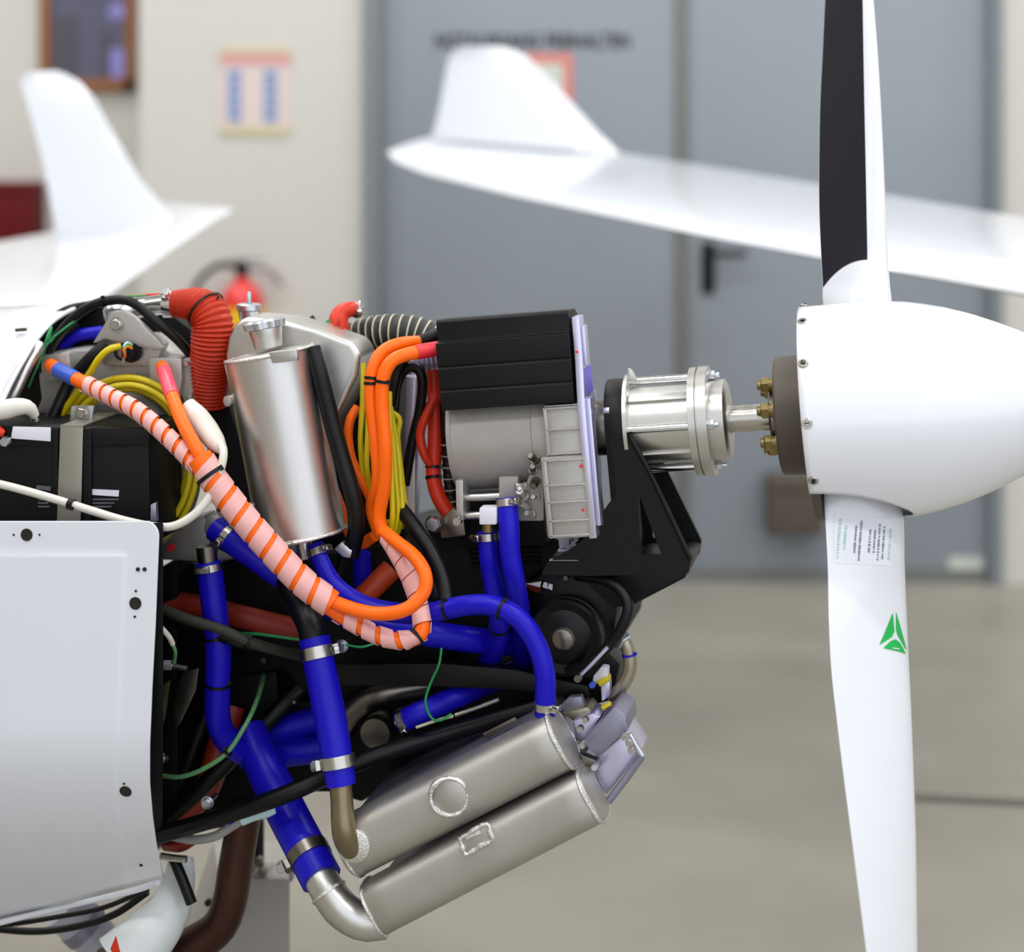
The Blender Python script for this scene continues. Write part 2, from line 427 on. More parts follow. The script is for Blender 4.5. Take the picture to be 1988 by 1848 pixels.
t.part('lever', G().box(Vector((ex.x + .02, ex.y, vz + .055)), XV * .05, YV * .01, ZV * .006).bevel(.003, 2), 'grey_wire')
t.part('hose', G().tube(cr([Vector((ex.x, ex.y, vz + .03)), Vector((ex.x - .07, ex.y - .02, vz + .04)), Vector((ex.x - .145, ex.y - .01, vz - .02)), Vector((ex.x - .165, ex.y, vz - .12)), Vector((ex.x - .16, ex.y, vz - .3))], .01), .011, 10), 'rubber')
t.part('bracket_arm', G().tube(cr([Vector((ex.x + .03, ex.y, vz + .03)), Vector((ex.x + .09, ex.y + .02, vz + .02)), Vector((ex.x + .125, ex.y + .05, vz - .03))], .01), .009, 10), 'grey_wire')
t.done()
# ceiling lamps (out of frame, they light the hall)
k = 0
for ly in (-3.2, -1.0, 1.2, 3.1):
    for lx in (-4.5, -1.5, 1.5, 4.5):
        t = T('ceiling_light', 'long white fluorescent ceiling light fitting', 'lamp', 'fluorescent lights under the ceiling')
        t.part('housing', bxm(lx - .75, lx + .75, ly - .09, ly + .09, 4.93, 4.999).bevel(.01, 1), 'white_plastic')
        t.part('diffuser', bxm(lx - .73, lx + .73, ly - .075, ly + .075, 4.915, 4.929), 'lamp_glow')
        o = t.done()
        ld = bpy.data.lights.new('tube_light', 'AREA'); ld.shape = 'RECTANGLE'; ld.size = 1.46; ld.size_y = .15; ld.energy = LAMP_W; ld.color = (.97, .985, 1.0)
        lo = bpy.data.objects.new('tube_light', ld); col.objects.link(lo); lo.parent = o; lo.location = Vector((lx, ly, 4.905)) - o.location
        k += 1

# ------------------------------------------------------------------ parked wings behind
def loft(secs, cap=True):
    return G().grid(secs, True, cap)
def foil(le, te, th, up, n=22, le_pow=0.5):
    c = te - le; out = []
    for i in range(n):
        a_ = 2 * math.pi * i / n; x = 0.5 * (1 - math.cos(a_)) ; sgn = 1 if a_ <= math.pi else -1
        y = th * 2.6 * (0.2969 * math.sqrt(max(x, 0)) - .126 * x - .3516 * x * x + .2843 * x ** 3 - .1015 * x ** 4) / .52
        out.append(le + c * x + up * (y * (1 if sgn > 0 else -.75)))
    return out
t = T('parked_wing', 'long white wing with wide upturned winglet in front of grey door', 'wing')
sec = []
for le, te, th in (((752, 297, 2.86), (850, 262, 2.98), .012), ((770, 315, 2.80), (1020, 272, 3.06), .026), ((830, 338, 2.66), (1190, 296, 3.06), .036), ((1000, 380, 2.36), (1330, 316, 2.85), .045), ((1400, 464, 1.70), (1780, 388, 2.1), .052), ((1988, 570, 1.0), (2350, 482, 1.38), .058), ((2700, 680, .55), (3000, 590, .8), .06)):
    sec.append(foil(wp(*le), wp(*te), th, ZV))
wing = t.part('wing_panel', loft(sec), 'white_wing')
sec = []
for l_, r_, y1, y2, th in ((838, 1205, 268, 300, .03), (852, 1165, 215, 262, .022), (861, 1100, 165, 190, .018), (869, 1055, 118, 140, .015), (880, 1020, 98, 108, .012), (905, 985, 88, 92, .006)):
    sec.append(foil(wp(r_, y2, 3.02), wp(l_, y1, 2.92), th, Vector((.45, -.9, 0)).normalized()))
t.part('winglet', loft(sec), 'white_wing')
t.done()
t = T('parked_wing', 'white wing tip with slim leaning winglet at the left wall', 'wing')
sec = []
for le, te, th in (((452, 408, 2.5), (400, 399, 2.62), .008), ((415, 428, 2.4), (300, 392, 2.7), .022), ((330, 486, 2.15), (95, 452, 2.75), .034), ((215, 570, 1.75), (-120, 490, 2.3), .042), ((40, 660, 1.25), (-420, 560, 1.75), .05), ((-400, 800, .7), (-900, 660, 1.1), .05)):
    sec.append(foil(wp(*le), wp(*te), th, ZV))
t.part('wing_panel', loft(sec), 'white_wing')
sec = []
for lx_, ly_, rx_, ry_, th in ((114, 496, 338, 424, .04), (104, 420, 275, 352, .034), (84, 320, 225, 268, .03), (60, 225, 182, 190, .026), (44, 170, 152, 158, .02), (38, 150, 132, 146, .012), (50, 140, 110, 138, .004)):
    sec.append(foil(wp(rx_, ry_, 2.5), wp(lx_, ly_, 2.44), th, Vector((-.3, -.95, 0)).normalized()))
t.part('winglet', loft(sec), 'white_wing')
t.done()

# ================================================================== PROPELLER
def interp(st, y):
    st = sorted(st)
    if y <= st[0][0]: return st[0][1:]
    if y >= st[-1][0]: return st[-1][1:]
    for i in range(len(st) - 1):
        if st[i][0] <= y <= st[i + 1][0]:
            p1, p2 = st[i], st[i + 1]; p0 = st[i - 1] if i else p1; p3 = st[i + 2] if i + 2 < len(st) else p2
            h = p2[0] - p1[0]; q = (y - p1[0]) / h; r = []
            for k in range(1, len(p1)):
                m1 = (p2[k] - p0[k]) / max(1, p2[0] - p0[0]) * h; m2 = (p3[k] - p1[k]) / max(1, p3[0] - p1[0]) * h
                r.append((2 * q ** 3 - 3 * q * q + 1) * p1[k] + (q ** 3 - 2 * q * q + q) * m1 + (-2 * q ** 3 + 3 * q * q) * p2[k] + (q ** 3 - q * q) * m2)
            return r
YH = ax(1665).y; LEAN = R_(18)
BOT = [(880, 1612, 1722, 100), (950, 1600, 1738, 80), (1000, 1602, 1748, 60), (1100, 1607, 1752, 44), (1200, 1609, 1757, 38), (1300, 1614, 1762, 34), (1400, 1625, 1767, 30), (1500, 1637, 1771, 27), (1600, 1650, 1775, 24), (1700, 1663, 1777, 21), (1848, 1682, 1779, 18), (2000, 1702, 1780, 14), (2080, 1718, 1778, 9), (2110, 1738, 1768, 4)]
TOP = [(650, 1615, 1715, 90), (590, 1598, 1727, 80), (550, 1597, 1724, 66), (500, 1594, 1721, 54), (400, 1590, 1717, 44), (300, 1590, 1713, 38), (200, 1592, 1708, 34), (100, 1597, 1702, 30), (0, 1602, 1694, 27), (-150, 1613, 1682, 22), (-280, 1628, 1668, 14), (-320, 1640, 1655, 5)]
def edges(st, y, bottom):
    l_, r_, th = interp(st, y)
    r = abs(y - 800) * .00078
    Yc = YH - r * math.tan(LEAN) * (1 if bottom else -1)
    w = (r_ - l_) * .0008; q = min(1, max(0, (r - .1) / .75)); cot = .45 + 1.0 * q
    dd = w / 2 * cot * (-1 if bottom else 1)
    return wp(l_, y, Yc + dd), wp(r_, y, Yc - dd), th * .0008
def bsurf(st, y, u, bottom, side, off=0.0):
    """u: 0 at the trailing (left) edge, 1 at the leading (right) edge; side +1 faces the camera"""
    L, Rr, th = edges(st, y, bottom); c = Rr - L
    L2, R2, _ = edges(st, y + 2, bottom)
    sp = ((L2 + R2) - (L + Rr)).normalized(); n = c.cross(sp).normalized()
    if n.dot(CAM - L) < 0: n = -n
    x = 1 - u
    f = (0.2969 * math.sqrt(max(x, 0)) - .126 * x - .3516 * x * x + .2843 * x ** 3 - .1036 * x ** 4) / .1
    r0 = min(1, max(0, (abs(y - 800) - 90) / 150))           # root blends to an ellipse
    fe = math.sqrt(max(0, 1 - (2 * u - 1) ** 2))
    camb = (1.25 if bottom else .75) if side > 0 else (.75 if bottom else 1.25)
    h = th / 2 * ((1 - r0) * fe + r0 * f * camb)
    return L + c * u + n * (side * (h + off))
def blade(st, bottom):
    ys = sorted({s[0] for s in st}); y0, y1 = ys[0], ys[-1]; rows = []
    N = 70
    for i in range(N + 1):
        y = y0 + (y1 - y0) * i / N; row = []
        for j in range(18): row.append(bsurf(st, y, .5 - .5 * math.cos(math.pi * j / 18), bottom, 1))
        for j in range(18): row.append(bsurf(st, y, .5 + .5 * math.cos(math.pi * j / 18), bottom, -1))
        rows.append(row)
    return G().grid(rows, True, True)
def drape(poly, st, bottom, off=.0008, cuts=3):
    bm = bmesh.new(); bm.faces.new([bm.verts.new((x, y, 0)) for x, y in poly])
    bmesh.ops.triangulate(bm, faces=bm.faces); bmesh.ops.subdivide_edges(bm, edges=bm.edges, cuts=cuts, use_grid_fill=True)
    bm.verts.index_update(); g = G(); vv = []
    for v in bm.verts:
        l_, r_, _ = interp(st, v.co.y); vv.append(bsurf(st, v.co.y, min(.995, max(.005, (v.co.x - l_) / (r_ - l_))), bottom, 1, off))
    g.add(vv, [tuple(v.index for v in f.verts) for f in bm.faces]); bm.free(); return g

t = T('propeller', 'white two-blade propeller with pointed spinner on brown hub plate', 'propeller')
RIM = .1655
tr = ta(1570); te_ = ta(1757); P0 = O
# spinner shell with two blade cut-outs open to the rim
prof = [(1570, 1.0), (1590, 1.002), (1620, 1.002), (1650, 1.0), (1680, .997), (1710, .991), (1740, .983), (1775, .966), (1810, .935), (1850, .89), (1900, .815), (1950, .72), (2000, .615), (2050, .49), (2100, .345), (2140, .21), (2165, .09), (2170, .005)]
def rad_at(px):
    for i in range(len(prof) - 1):
        if prof[i][0] <= px <= prof[i + 1][0]:
            q = (px - prof[i][0]) / (prof[i + 1][0] - prof[i][0]); return RIM * (prof[i][1] + (prof[i + 1][1] - prof[i][1]) * q)
    return RIM * prof[-1][1]
PHC, HW, HWT = R_(-70), R_(33), R_(24)
pxs = [1570 + (1757 - 1570) * math.sin(math.pi / 2 * i / 26) for i in range(27)] + [1772] + [1790 + i * 20 for i in range(18)] + [2140, 2155, 2165, 2170]
def sppt(px, ph, k=1.0): return P0 + A * ta(px) + (U * math.cos(ph) + W * math.sin(ph)) * (rad_at(px) * k)
g = G()
for (pa, pb) in ((PHC, PHC + math.pi), (PHC - math.pi, PHC)):
    rows = []
    for px in pxs:
        q = min(1, (px - 1570) / 187); sq = math.sqrt(max(0, 1 - q * q))
        ha = (HW if abs(pa - PHC) < .01 else HWT) * sq; hb = (HWT if abs(pa - PHC) < .01 else HW) * sq
        rows.append([sppt(px, pa + ha + (pb - hb - pa - ha) * j / 48) for j in range(49)])
    g.grid(rows)
bm_ = {}
vv = []; idx = []
for p in g.v:
    key = (round(p.x, 5), round(p.y, 5), round(p.z, 5))
    if key not in bm_: bm_[key] = len(vv); vv.append(p)
    idx.append(bm_[key])
g.f = [tuple(dict.fromkeys(idx[i] for i in f)) for f in g.f]; g.f = [f for f in g.f if len(f) > 2]; g.v = vv
spin = t.part('spinner', g, 'white_gloss', solid=.003)
for ph in (94, 63.5, 34, 3, -28, 143, 175, 207, 238):
    p = sppt(1581, R_(ph)); n = U * math.cos(R_(ph)) + W * math.sin(R_(ph))
    s_ = t.part('spinner_screw', G().lathe(p - n * .001, n, [(0, .0078), (.002, .0078), (.0032, .0066), (.0032, .0046), (.0012, .0036)], 18), 'steel', parent=spin)
    t.part('screw_slot', G().box(p + n * .0018, A * .0028, n.cross(A) * .0009, n * .0014), 'print_black', parent=spin)
# back plate and hub
t.part('back_plate', G().lathe(P0 + A * (tr + .002), A, [(0, .05), (0, RIM - .005), (.012, RIM - .005), (.012, .05)], 64), 'hub_brown')
t.part('hub_disc', G().lathe(P0 + A * ta(1512), A, [(0, .086), (.003, .0895), (.03, .0905), (.05, .092)], 56), 'hub_brown')
t.part('hub_core', G().lathe(P0 + A * ta(1570), A, [(0, .055), (.14, .055)], 32), 'steel_dark')
for ph in (78, 18, -42, 138, 198, 258):
    n = U * math.cos(R_(ph)) + W * math.sin(R_(ph)); c = P0 + A * ta(1512) + n * .051
    gb = G().lathe(c, -A, [(0, .0145), (.004, .0145), (.004, .0105), (.010, .0105)], 16)
    gb.join(bolt(c - A * .010, -A, .0125, .012)).join(bolt(c - A * .022, -A, .0075, .006, False))
    t.part('hub_bolt', gb, 'brass_bolt')
b1 = t.part('blade', blade(BOT, True), 'white_gloss')
b2 = t.part('blade', blade(TOP, False), 'white_gloss')
# dark rear face of the upper blade (curved lower end)
rows = []
for i in range(41):
    q = i / 40; row = []
    for j in range(22):
        u = .008 + .985 * j / 21
        l_, r_, _ = interp(TOP, 520)
        ue = 1 - (.145 + .13 * min(1, max(0, 0)))
        row.append(u)
    rows.append(row)
g = G(); rr = []
for i in range(46):
    row = []
    for j in range(22):
        v = j / 21
        ys_ = 508 + 50 * (1 - v) ** 1.9                       # lower edge of the paint, curved
        y = ys_ + (-318 - ys_) * (i / 45)
        l_, r_, _ = interp(TOP, y)
        xb = 1681 + (1693 - 1681) * max(-.5, min(1, y / 500)) if y > -120 else r_ - 6   # border of the white leading edge
        xb = min(xb, r_ - 5)
        u = .01 + ((xb - l_) / (r_ - l_) - .01) * v
        row.append(bsurf(TOP, y, u, False, 1, .0007))
    rr.append(row)
g.grid(rr); t.part('black_rear_face', g, 'blade_black', parent=b2, label='matt black rear face of the upper blade')
# emblem and sticker on the lower blade
C0 = (1720, 1240)
for poly in ([(1714.5, 1192), (1690, 1254), (1699, 1248), (1713, 1239), (1718, 1228)], [(1721, 1190), (1747, 1266), (1737, 1253), (1725, 1236), (1721.5, 1226)], [(1697, 1260), (1710, 1247), (1720, 1243), (1730, 1250), (1744, 1271)]):
    t.part('emblem_leaf', drape(poly, BOT, True), 'logo_green', parent=b1)
t.part('emblem_mark', drape([(1714, 1259), (1728, 1261), (1728, 1263), (1714, 1261)], BOT, True, .0012, 1), 'label_white', parent=b1)
t.part('sticker', drape([(1613, 1000), (1710, 1012), (1709, 1103), (1616, 1094)], BOT, True, .0005, 5), 'sticker_white', parent=b1)
random.seed(3)
for x, ya, yb_, green in ((1623, 1009, 1085, 1), (1632, 1023, 1070, 1), (1648, 1024, 1076, 0), (1656, 1015, 1089, 0), (1671, 1032, 1074, 0), (1679, 1033, 1076, 0), (1687, 1022, 1091, 0), (1695, 1027, 1088, 0), (1707, 1032, 1090, 1)):
    y = ya; gt = G()
    while y < yb_:
        ln = random.choice((1.6, 2.2, 2.8)); h_ = random.choice((1.3, 1.6, 2.0)); xx = x - (y - ya) * .035
        gt.join(drape([(xx - h_, y), (xx + h_, y), (xx + h_, y + ln), (xx - h_, y + ln)], BOT, True, .0011, 1)); y += ln + random.choice((.7, .7, .9, 2.4))
    t.part('text_line', gt, 'print_green' if green else 'print_faint', parent=b1, kind='stuff')
t.done()

# ================================================================== DRIVE COUPLING, MOUNT, MOTOR
t = T('drive_coupling', 'polished aluminium drive shaft coupling with tie rods and round flange', 'coupling')
def axl(px0, prof_, m, name, seg=40, parent=None):
    return t.part(name, G().lathe(O + A * ta(px0), A, [(ta(p) - ta(px0), r) for p, r in prof_], seg), m, parent=parent)
axl(1221, [(1221, .074), (1223, .079), (1230, .079), (1232, .06), (1347, .06)], 'aluminium', 'sleeve')
fl = axl(1347, [(1347, .079), (1348, .083), (1361, .083), (1362, .079), (1364, .079), (1365, .084), (1383, .084), (1384, .08)], 'aluminium', 'flange')
axl(1384, [(1384, .062), (1412, .062), (1417, .056), (1418, .03)], 'aluminium', 'end_cap')
axl(1416, [(1416, .022), (1420, .022), (1420, .0205), (1512, .0205)], 'steel', 'shaft')
axl(1496, [(1496, .036), (1500, .04), (1513, .04)], 'steel_dark', 'shaft_flange')
for ph in (92, 2, -88, 182, 47, -43):
    n = U * math.cos(R_(ph)) + W * math.sin(R_(ph))
    if ph in (47, -43):
        t.part('sleeve_rib', G().box(O + A * ((ta(1232) + ta(1347)) / 2) + n * .061, A * ((ta(1347) - ta(1232)) / 2), n * .004, A.cross(n) * .007).bevel(.0015, 2), 'aluminium')
        continue
    P = [O + A * ta(1228) + n * .068, O + A * ta(1347) + n * .068]
    t.part('tie_rod', G().tube([P[0], (P[0] + P[1]) / 2, P[1]], .0062, 14), 'chrome')
    t.part('flange_bolt', bolt(O + A * ta(1384) + n * .069, A, .0075, .009).join(bolt(O + A * ta(1384) + n * .069 + A * .009, A, .004, .007, False)), 'zinc', parent=fl)
t.part('lug', G().prism([ax(1224, .01, .07), ax(1245, .01, .07), ax(1236, .01, .086), ax(1229, .01, .09)], -U * .012).bevel(.0015), 'aluminium')
t.done()

t = T('propeller_mount', 'black steel bearing mount bracket with triangular side plates', 'bracket')
def ring_plate(px0, px1, half, w0, w1):
    a0 = ta(px0); a1 = ta(px1); n = 20; poly = []
    for i in range(n + 1):
        ph = math.pi * i / n; poly.append(O + A * a0 + U * (half * math.cos(ph)) + W * (w1 - half + half * math.sin(ph)))
    poly += [O + A * a0 - U * half + W * w0, O + A * a0 + U * half + W * w0]
    return G().prism(poly, A * (a1 - a0)).bevel(.002)
t.part('bearing_plate', ring_plate(1187, 1221, .07, -.2, .074), 'satin_black')
outer = [(1184, 846), (1222, 842), (1260, 915), (1342, 1084), (1337, 1112), (1150, 1118), (1050, 1116), (1062, 1092), (1095, 1074), (1128, 1052), (1152, 1018), (1176, 985), (1196, 958), (1192, 905)]
hole = [(1239, 955), (1284, 1076), (1244, 1078)]
def holed(dd):
    """a side plate with a triangular window"""
    bm = bmesh.new()
    o_ = [bm.verts.new(at(x, y, -.075)) for x, y in outer]; h_ = [bm.verts.new(at(x, y, -.075)) for x, y in hole]
    e = [bm.edges.new((q[i], q[(i + 1) % len(q)])) for q in (o_, h_) for i in range(len(q))]
    r = bmesh.ops.triangle_fill(bm, use_beauty=True, edges=e)
    # drop the triangles inside the window
    cen = sum((v.co for v in h_), Vector()) / 3
    for f in [f for f in bm.faces if set(f.verts) <= set(h_)]: bm.faces.remove(f)
    ex_ = bmesh.ops.extrude_face_region(bm, geom=list(bm.faces))
    for v in [x for x in ex_['geom'] if isinstance(x, bmesh.types.BMVert)]: v.co += -U * .012
    bmesh.ops.recalc_face_normals(bm, faces=bm.faces); bm.verts.index_update()
    g = G().add([v.co + dd for v in bm.verts], [tuple(v.index for v in f.verts) for f in bm.faces]); bm.free(); return g
t.part('side_plate', holed(Vector()), 'satin_black', sharp=20); t.part('side_plate', holed(-U * .14), 'satin_black', sharp=20)
t.part('base_beam', ppx([(1060, 1092), (1330, 1082), (1342, 1086), (1337, 1112), (1060, 1118)], -.07, .13), 'satin_black')
t.part('gusset', ppx([(1120, 1112), (1336, 1108), (1330, 1122), (1226, 1176), (1190, 1180)], -.04, .02), 'satin_black')
t.part('edge_flange', G().tube([at(1222, 846, -.076), at(1262, 918, -.076), at(1341, 1086, -.076)], .004, 8), 'satin_black')
for x, y in ((1180, 790), (1182, 912)): t.part('plate_bolt', bolt(ax(1187, .06 if y < 850 else .06, (830 - y) * .0008), -A, .006, .009), 'zinc')
t.done()

t = T('electric_motor', 'grey cast electric motor with black finned top cover', 'motor')
def al(px0, prof_, m, name, seg=48, parent=None):
    return t.part(name, G().lathe(O + A * ta(px0), A, [(ta(p) - ta(px0), r) for p, r in prof_], seg), m, parent=parent)
al(888, [(888, .078), (889, .0835), (897, .0845), (898, .083), (1050, .083), (1052, .085), (1100, .085)], 'cast_matte', 'stator_body')
al(1128, [(1128, .08), (1142, .078), (1152, .068), (1158, .05)], 'lilac_alu', 'bearing_cap')
al(1160, [(1160, .041), (1163, .043), (1184, .043), (1187, .036), (1190, .036)], 'steel_dark', 'shaft_collar')
def extr(px0, px1, un_ref, prof_, bev=.0015):
    a0, a1 = ta(px0, un_ref), ta(px1, un_ref)
    return G().prism([O + A * a0 + U * u_ + W * w_ for u_, w_ in prof_], A * (a1 - a0)).bevel(bev, 2)
w0, w1, w2, w3, w4 = [wy(y, 1000) for y in (774, 736, 692, 646, 603)]
e = .0025
cov = [(.098, w0), (.098, w1 - e), (.098 - e, w1), (.098, w1 + e), (.098, w2 - e), (.098 - e, w2), (.098, w2 + e), (.099, w3), (.083, w3 + .002), (.083, w4 - .004), (.079, w4), (.02, w4 - .003), (-.05, w3), (-.05, w0)]
cv = t.part('top_cover', extr(864, 1122, .095, cov, .0012), 'black_plastic', label='black ribbed plastic cover')
t.part('cover_tip', ppx([(912, 640), (930, 640), (926, 645), (914, 646)], -.084, .004, .0005), 'zinc', parent=cv)
gh = [(.089, wy(772, 1090)), (.089, wy(866, 1090)), (.1, wy(870, 1090)), (.1, wy(1022, 1090)), (-.05, wy(1022, 1090)), (-.08, wy(772, 1090))]
hs = t.part('gear_housing', extr(1060, 1130, .09, gh, .002), 'cast_grey')
for y in (778, 818, 864):
    t.part('housing_rib', extr(1059, 1128, .09, [(.089, wy(y + 3, 1090)), (.0945, wy(y + 2, 1090)), (.0945, wy(y - 2, 1090)), (.089, wy(y - 3, 1090))], .0008), 'cast_grey', parent=hs)
for y in (874, 921, 953, 988, 1016):
    t.part('housing_rib', extr(1050, 1130, .1, [(.099, wy(y + 3, 1090)), (.106, wy(y + 2, 1090)), (.106, wy(y - 2, 1090)), (.099, wy(y - 3, 1090))], .0008), 'cast_grey', parent=hs)
for px, y0, y1, un in ((1059, 776, 866, .0945), (1126, 776, 866, .0945), (1050, 872, 1020, .106), (1128, 872, 1020, .106)):
    t.part('housing_rib', extr(px, px + 7, un, [(un - .008, wy(y1, 1090)), (un, wy(y1, 1090)), (un, wy(y0, 1090)), (un - .008, wy(y0, 1090))], .0008), 'cast_grey', parent=hs)
t.part('lower_housing', extr(1046, 1062, .1, [(.0995, wy(868, 1090)), (.0995, wy(1020, 1090)), (0, wy(1020, 1090)), (0, wy(868, 1090))], .003), 'cast_grey')
ep = [(.085, wy(606, 1140)), (.09, wy(690, 1140)), (.104, wy(775, 1140)), (.106, wy(900, 1140)), (.104, wy(1022, 1140)), (.04, wy(1022, 1140)), (-.0, wy(900, 1140)), (-.0, wy(770, 1140)), (.045, wy(606, 1140))]
epp = t.part('end_plate', extr(1128, 1143, .095, ep, .002), 'lilac_alu')
t.part('end_rib', extr(1143, 1152, .095, [(.093, wy(760, 1140)), (.097, wy(1000, 1140)), (.075, wy(1005, 1140)), (.06, wy(760, 1140))], .002), 'lilac_alu', parent=epp)
t.part('end_rib', extr(1143, 1150, .095, [(.078, wy(625, 1140)), (.08, wy(700, 1140)), (.05, wy(700, 1140)), (.05, wy(625, 1140))], .002), 'lilac_alu', parent=epp)
t.part('rating_plate', extr(1143.2, 1144.4, .095, [(.085, wy(705, 1140)), (.085, wy(755, 1140)), (.02, wy(755, 1140)), (.02, wy(705, 1140))], .0003), 'purple_label', parent=epp)
for x, y in ((1120, 683), (1128, 905), (1132, 990)): t.part('seal_dot', disc(x, y, -.108, .0024, .003, 12), 'red_sleeve', parent=epp)
# lower carrier rods, fittings
t.part('foot_plate', ppx([(884, 932), (899, 932), (900, 1012), (886, 1012)], -.085, .05, .002), 'cast_grey')
t.part('terminal_block', ppx([(968, 925), (1006, 925), (1006, 975), (968, 975)], -.07, .06, .003), 'cast_matte')
for y in (966, 1001): t.part('carrier_rod', tubepx([(892, y, -.06), (930, y - 1, -.06), (972, y - 3, -.06)], 8, 14)[0], 'aluminium')
random.seed(5)
for x, y, r in ((1040, 893, 9), (1034, 915, 8), (1022, 945, 9), (1018, 965, 11), (1022, 985, 8), (1035, 1000, 8), (1042, 965, 7), (1010, 958, 6), (1040, 935, 10)):
    t.part('fitting_bolt', bolt(at(x, y, -.08), (U + A * random.uniform(-1.2, .3) + W * random.uniform(-.3, .9)), r * .00062, .016, True, r * .0008), random.choice(['cast_grey', 'cast_matte', 'steel_dark']))
t.part('fitting_plate', ppx([(1046, 880), (1056, 880), (1056, 1012), (1006, 1012), (1004, 985), (1024, 930)], -.07, .03, .004), 'cast_matte')
t.part('drain_plug', disc(890, 1010, -.09, .007, .012, 12), 'steel')
for k_, (x, y) in enumerate(((872, 800), (872, 862), (874, 925))): pass
t.done()

t = T('pipe_fitting', 'white square banjo fitting under the grey motor', 'fitting')
t.part('block', ppx(rectp(930, 986, 964, 1019), -.11, .03, .003), 'label_white'); t.part('neck', G().lathe(at(947, 1032, -.095), ZV, [(0, .009), (.014, .009)], 16), 'brass_bolt')
t.done()

# ================================================================== FUSELAGE AND COWLING
t = T('cowling_panel', 'white lower engine cowling panel with rounded corner and screw holes', 'cowling')
def xr(y):
    base = [(1010, 307), (1041, 308), (1215, 301), (1330, 295), (1450, 290), (1520, 290), (1591, 296), (1650, 304), (1704, 315), (1800, 340)]
    for i in range(len(base) - 1):
        if base[i][0] <= y <= base[i + 1][0]:
            q = (y - base[i][0]) / (base[i + 1][0] - base[i][0]); x = base[i][1] + (base[i + 1][1] - base[i][1]) * q; break
    if y < 1040: x -= 30 - math.sqrt(max(0, 900 - (1040 - y) ** 2))
    return x
def cd_(y):
    d = -.30
    if y > 1400: d += .17 * ((y - 1400) / 330.0) ** 2.2
    return d
rows = []
vs_l = [0, .003, .008, .015, .025, .038, .055, .075, .086, .09, .094, .098, .105] + [.12 + .88 * i / 46 for i in range(47)]
for v in vs_l:
    row = []
    for k_ in range(34):
        offs = [0, 2, 12, 30, 50, 58, 61, 64, 67, 70, 78, 90][k_] if k_ < 12 else 90 + (k_ - 11) * 24
        y0 = 1012; yb_ = 1712
        y = y0 + v * (yb_ - y0); x = xr(y) - offs
        ye = y0 + v * ((1790 - max(x, -200) * .268) - y0)
        # embossed field
        ins = min(1, max(0, (offs - 59) / 9)) * min(1, max(0, (ye - 1073) / 7))
        row.append(at(x, ye, cd_(ye) - .0022 * ins))
    rows.append(row)
pan = t.part('skin', G().grid(rows), 'cowl_white', solid=.004)
t.part('lower_lip', tubepx([(-60, 1806, -.08), (60, 1776, -.09), (160, 1752, -.1), (256, 1730, -.11), (306, 1713, -.12)], 6, 10)[0], 'cowl_white', parent=pan)
def cowl_n(x, y):
    a_, b_, c_ = at(x, y, cd_(y)), at(x, y + 6, cd_(y + 6)), at(x + 6, y, cd_(y)); n = (b_ - a_).cross(c_ - a_).normalized()
    return n if n.dot(CAM - a_) > 0 else -n
for x, y, r in ((52, 1038, 12), (263, 1171, 12), (244, 1536, 12)):
    n = cowl_n(x, y); c = at(x, y, cd_(y)) + n * .0008
    q = t.part('fastener', G().lathe(c, n, [(-.002, r * .00078), (.0003, r * .00078), (.0004, r * .0007), (.0003, r * .0006), (.0003, .0001)], 24), 'fastener_dark', parent=pan)
    t.part('fastener_slot', G().box(c + n * .0000, n * .001, n.cross(ZV).normalized() * r * .0004, ZV * .001), 'print_black', parent=pan)
for x, y, r in ((268, 1105, 4), (281, 1105, 4), (77, 1038, 2), (27, 1038, 2), (264, 1147, 2.4), (262, 1197, 2.4), (274, 1679, 3.5), (241, 1521, 2.2)):
    n = cowl_n(x, y); t.part('rivet_hole', G().lathe(at(x, y, cd_(y)) - n * .001, n, [(0, r * .0008), (.0022, r * .0008)], 12), 'print_black', parent=pan)
t.done()

t = T('fuselage_shell', 'white upper fuselage skin with open engine bay rim at left', 'fuselage')
rim = [(-14, 812, -.22), (4, 778, -.2), (22, 742, -.17), (45, 700, -.13), (72, 658, -.07), (105, 622, 0), (150, 597, .08), (200, 585, .16), (250, 582, .24), (300, 588, .32)]
Pr = pth(rim, .012)
g = G().grid([Pr] + [[p - A * (.12 * k_) + Vector((0, 0, .002 * k_)) for p in Pr] for k_ in range(1, 7)])
sk = t.part('skin', g, 'white_wing', solid=.004)
t.part('rim_flange', G().tube(Pr, .004, 8), 'white_wing', parent=sk)
t.part('vent_slot', G().box(at(41, 640, -.055), A * .009, U * .003, W * .0025), 'steel_dark', parent=sk)
t.done()
t = T('bay_lining', 'black padded engine bay lining under the white fuselage rim', 'lining')
g = G().prism([at(x, y, .1) for x, y in ((20, 775), (50, 712), (85, 650), (125, 615), (170, 598), (240, 592), (320, 600), (372, 640), (380, 720), (360, 790), (60, 800))], -U * .2).bevel(.006)
t.part('pad', g, 'engine_black')
t.part('pad_fold', tubepx([(62, 680, .04), (88, 640, .05), (130, 608, .07), (190, 590, .1)], [10, 15, 14, 9], 12)[0], 'engine_black')
t.part('pad_fold', tubepx([(75, 700, .04), (110, 655, .05), (150, 628, .06)], [8, 13, 8], 12)[0], 'engine_black')
t.done()
solo('backing', 'black firewall plate added to darken the bay behind the white cowling edge', 'panel', G().prism([at(280, y, d) for y, d in ((1016, -.285), (1300, -.285), (1440, -.255), (1560, -.17), (1640, -.06), (1650, .3), (1016, .3))], A * .03).bevel(.003), 'engine_black')  # black sheet added so the space inside the cowl looks dark

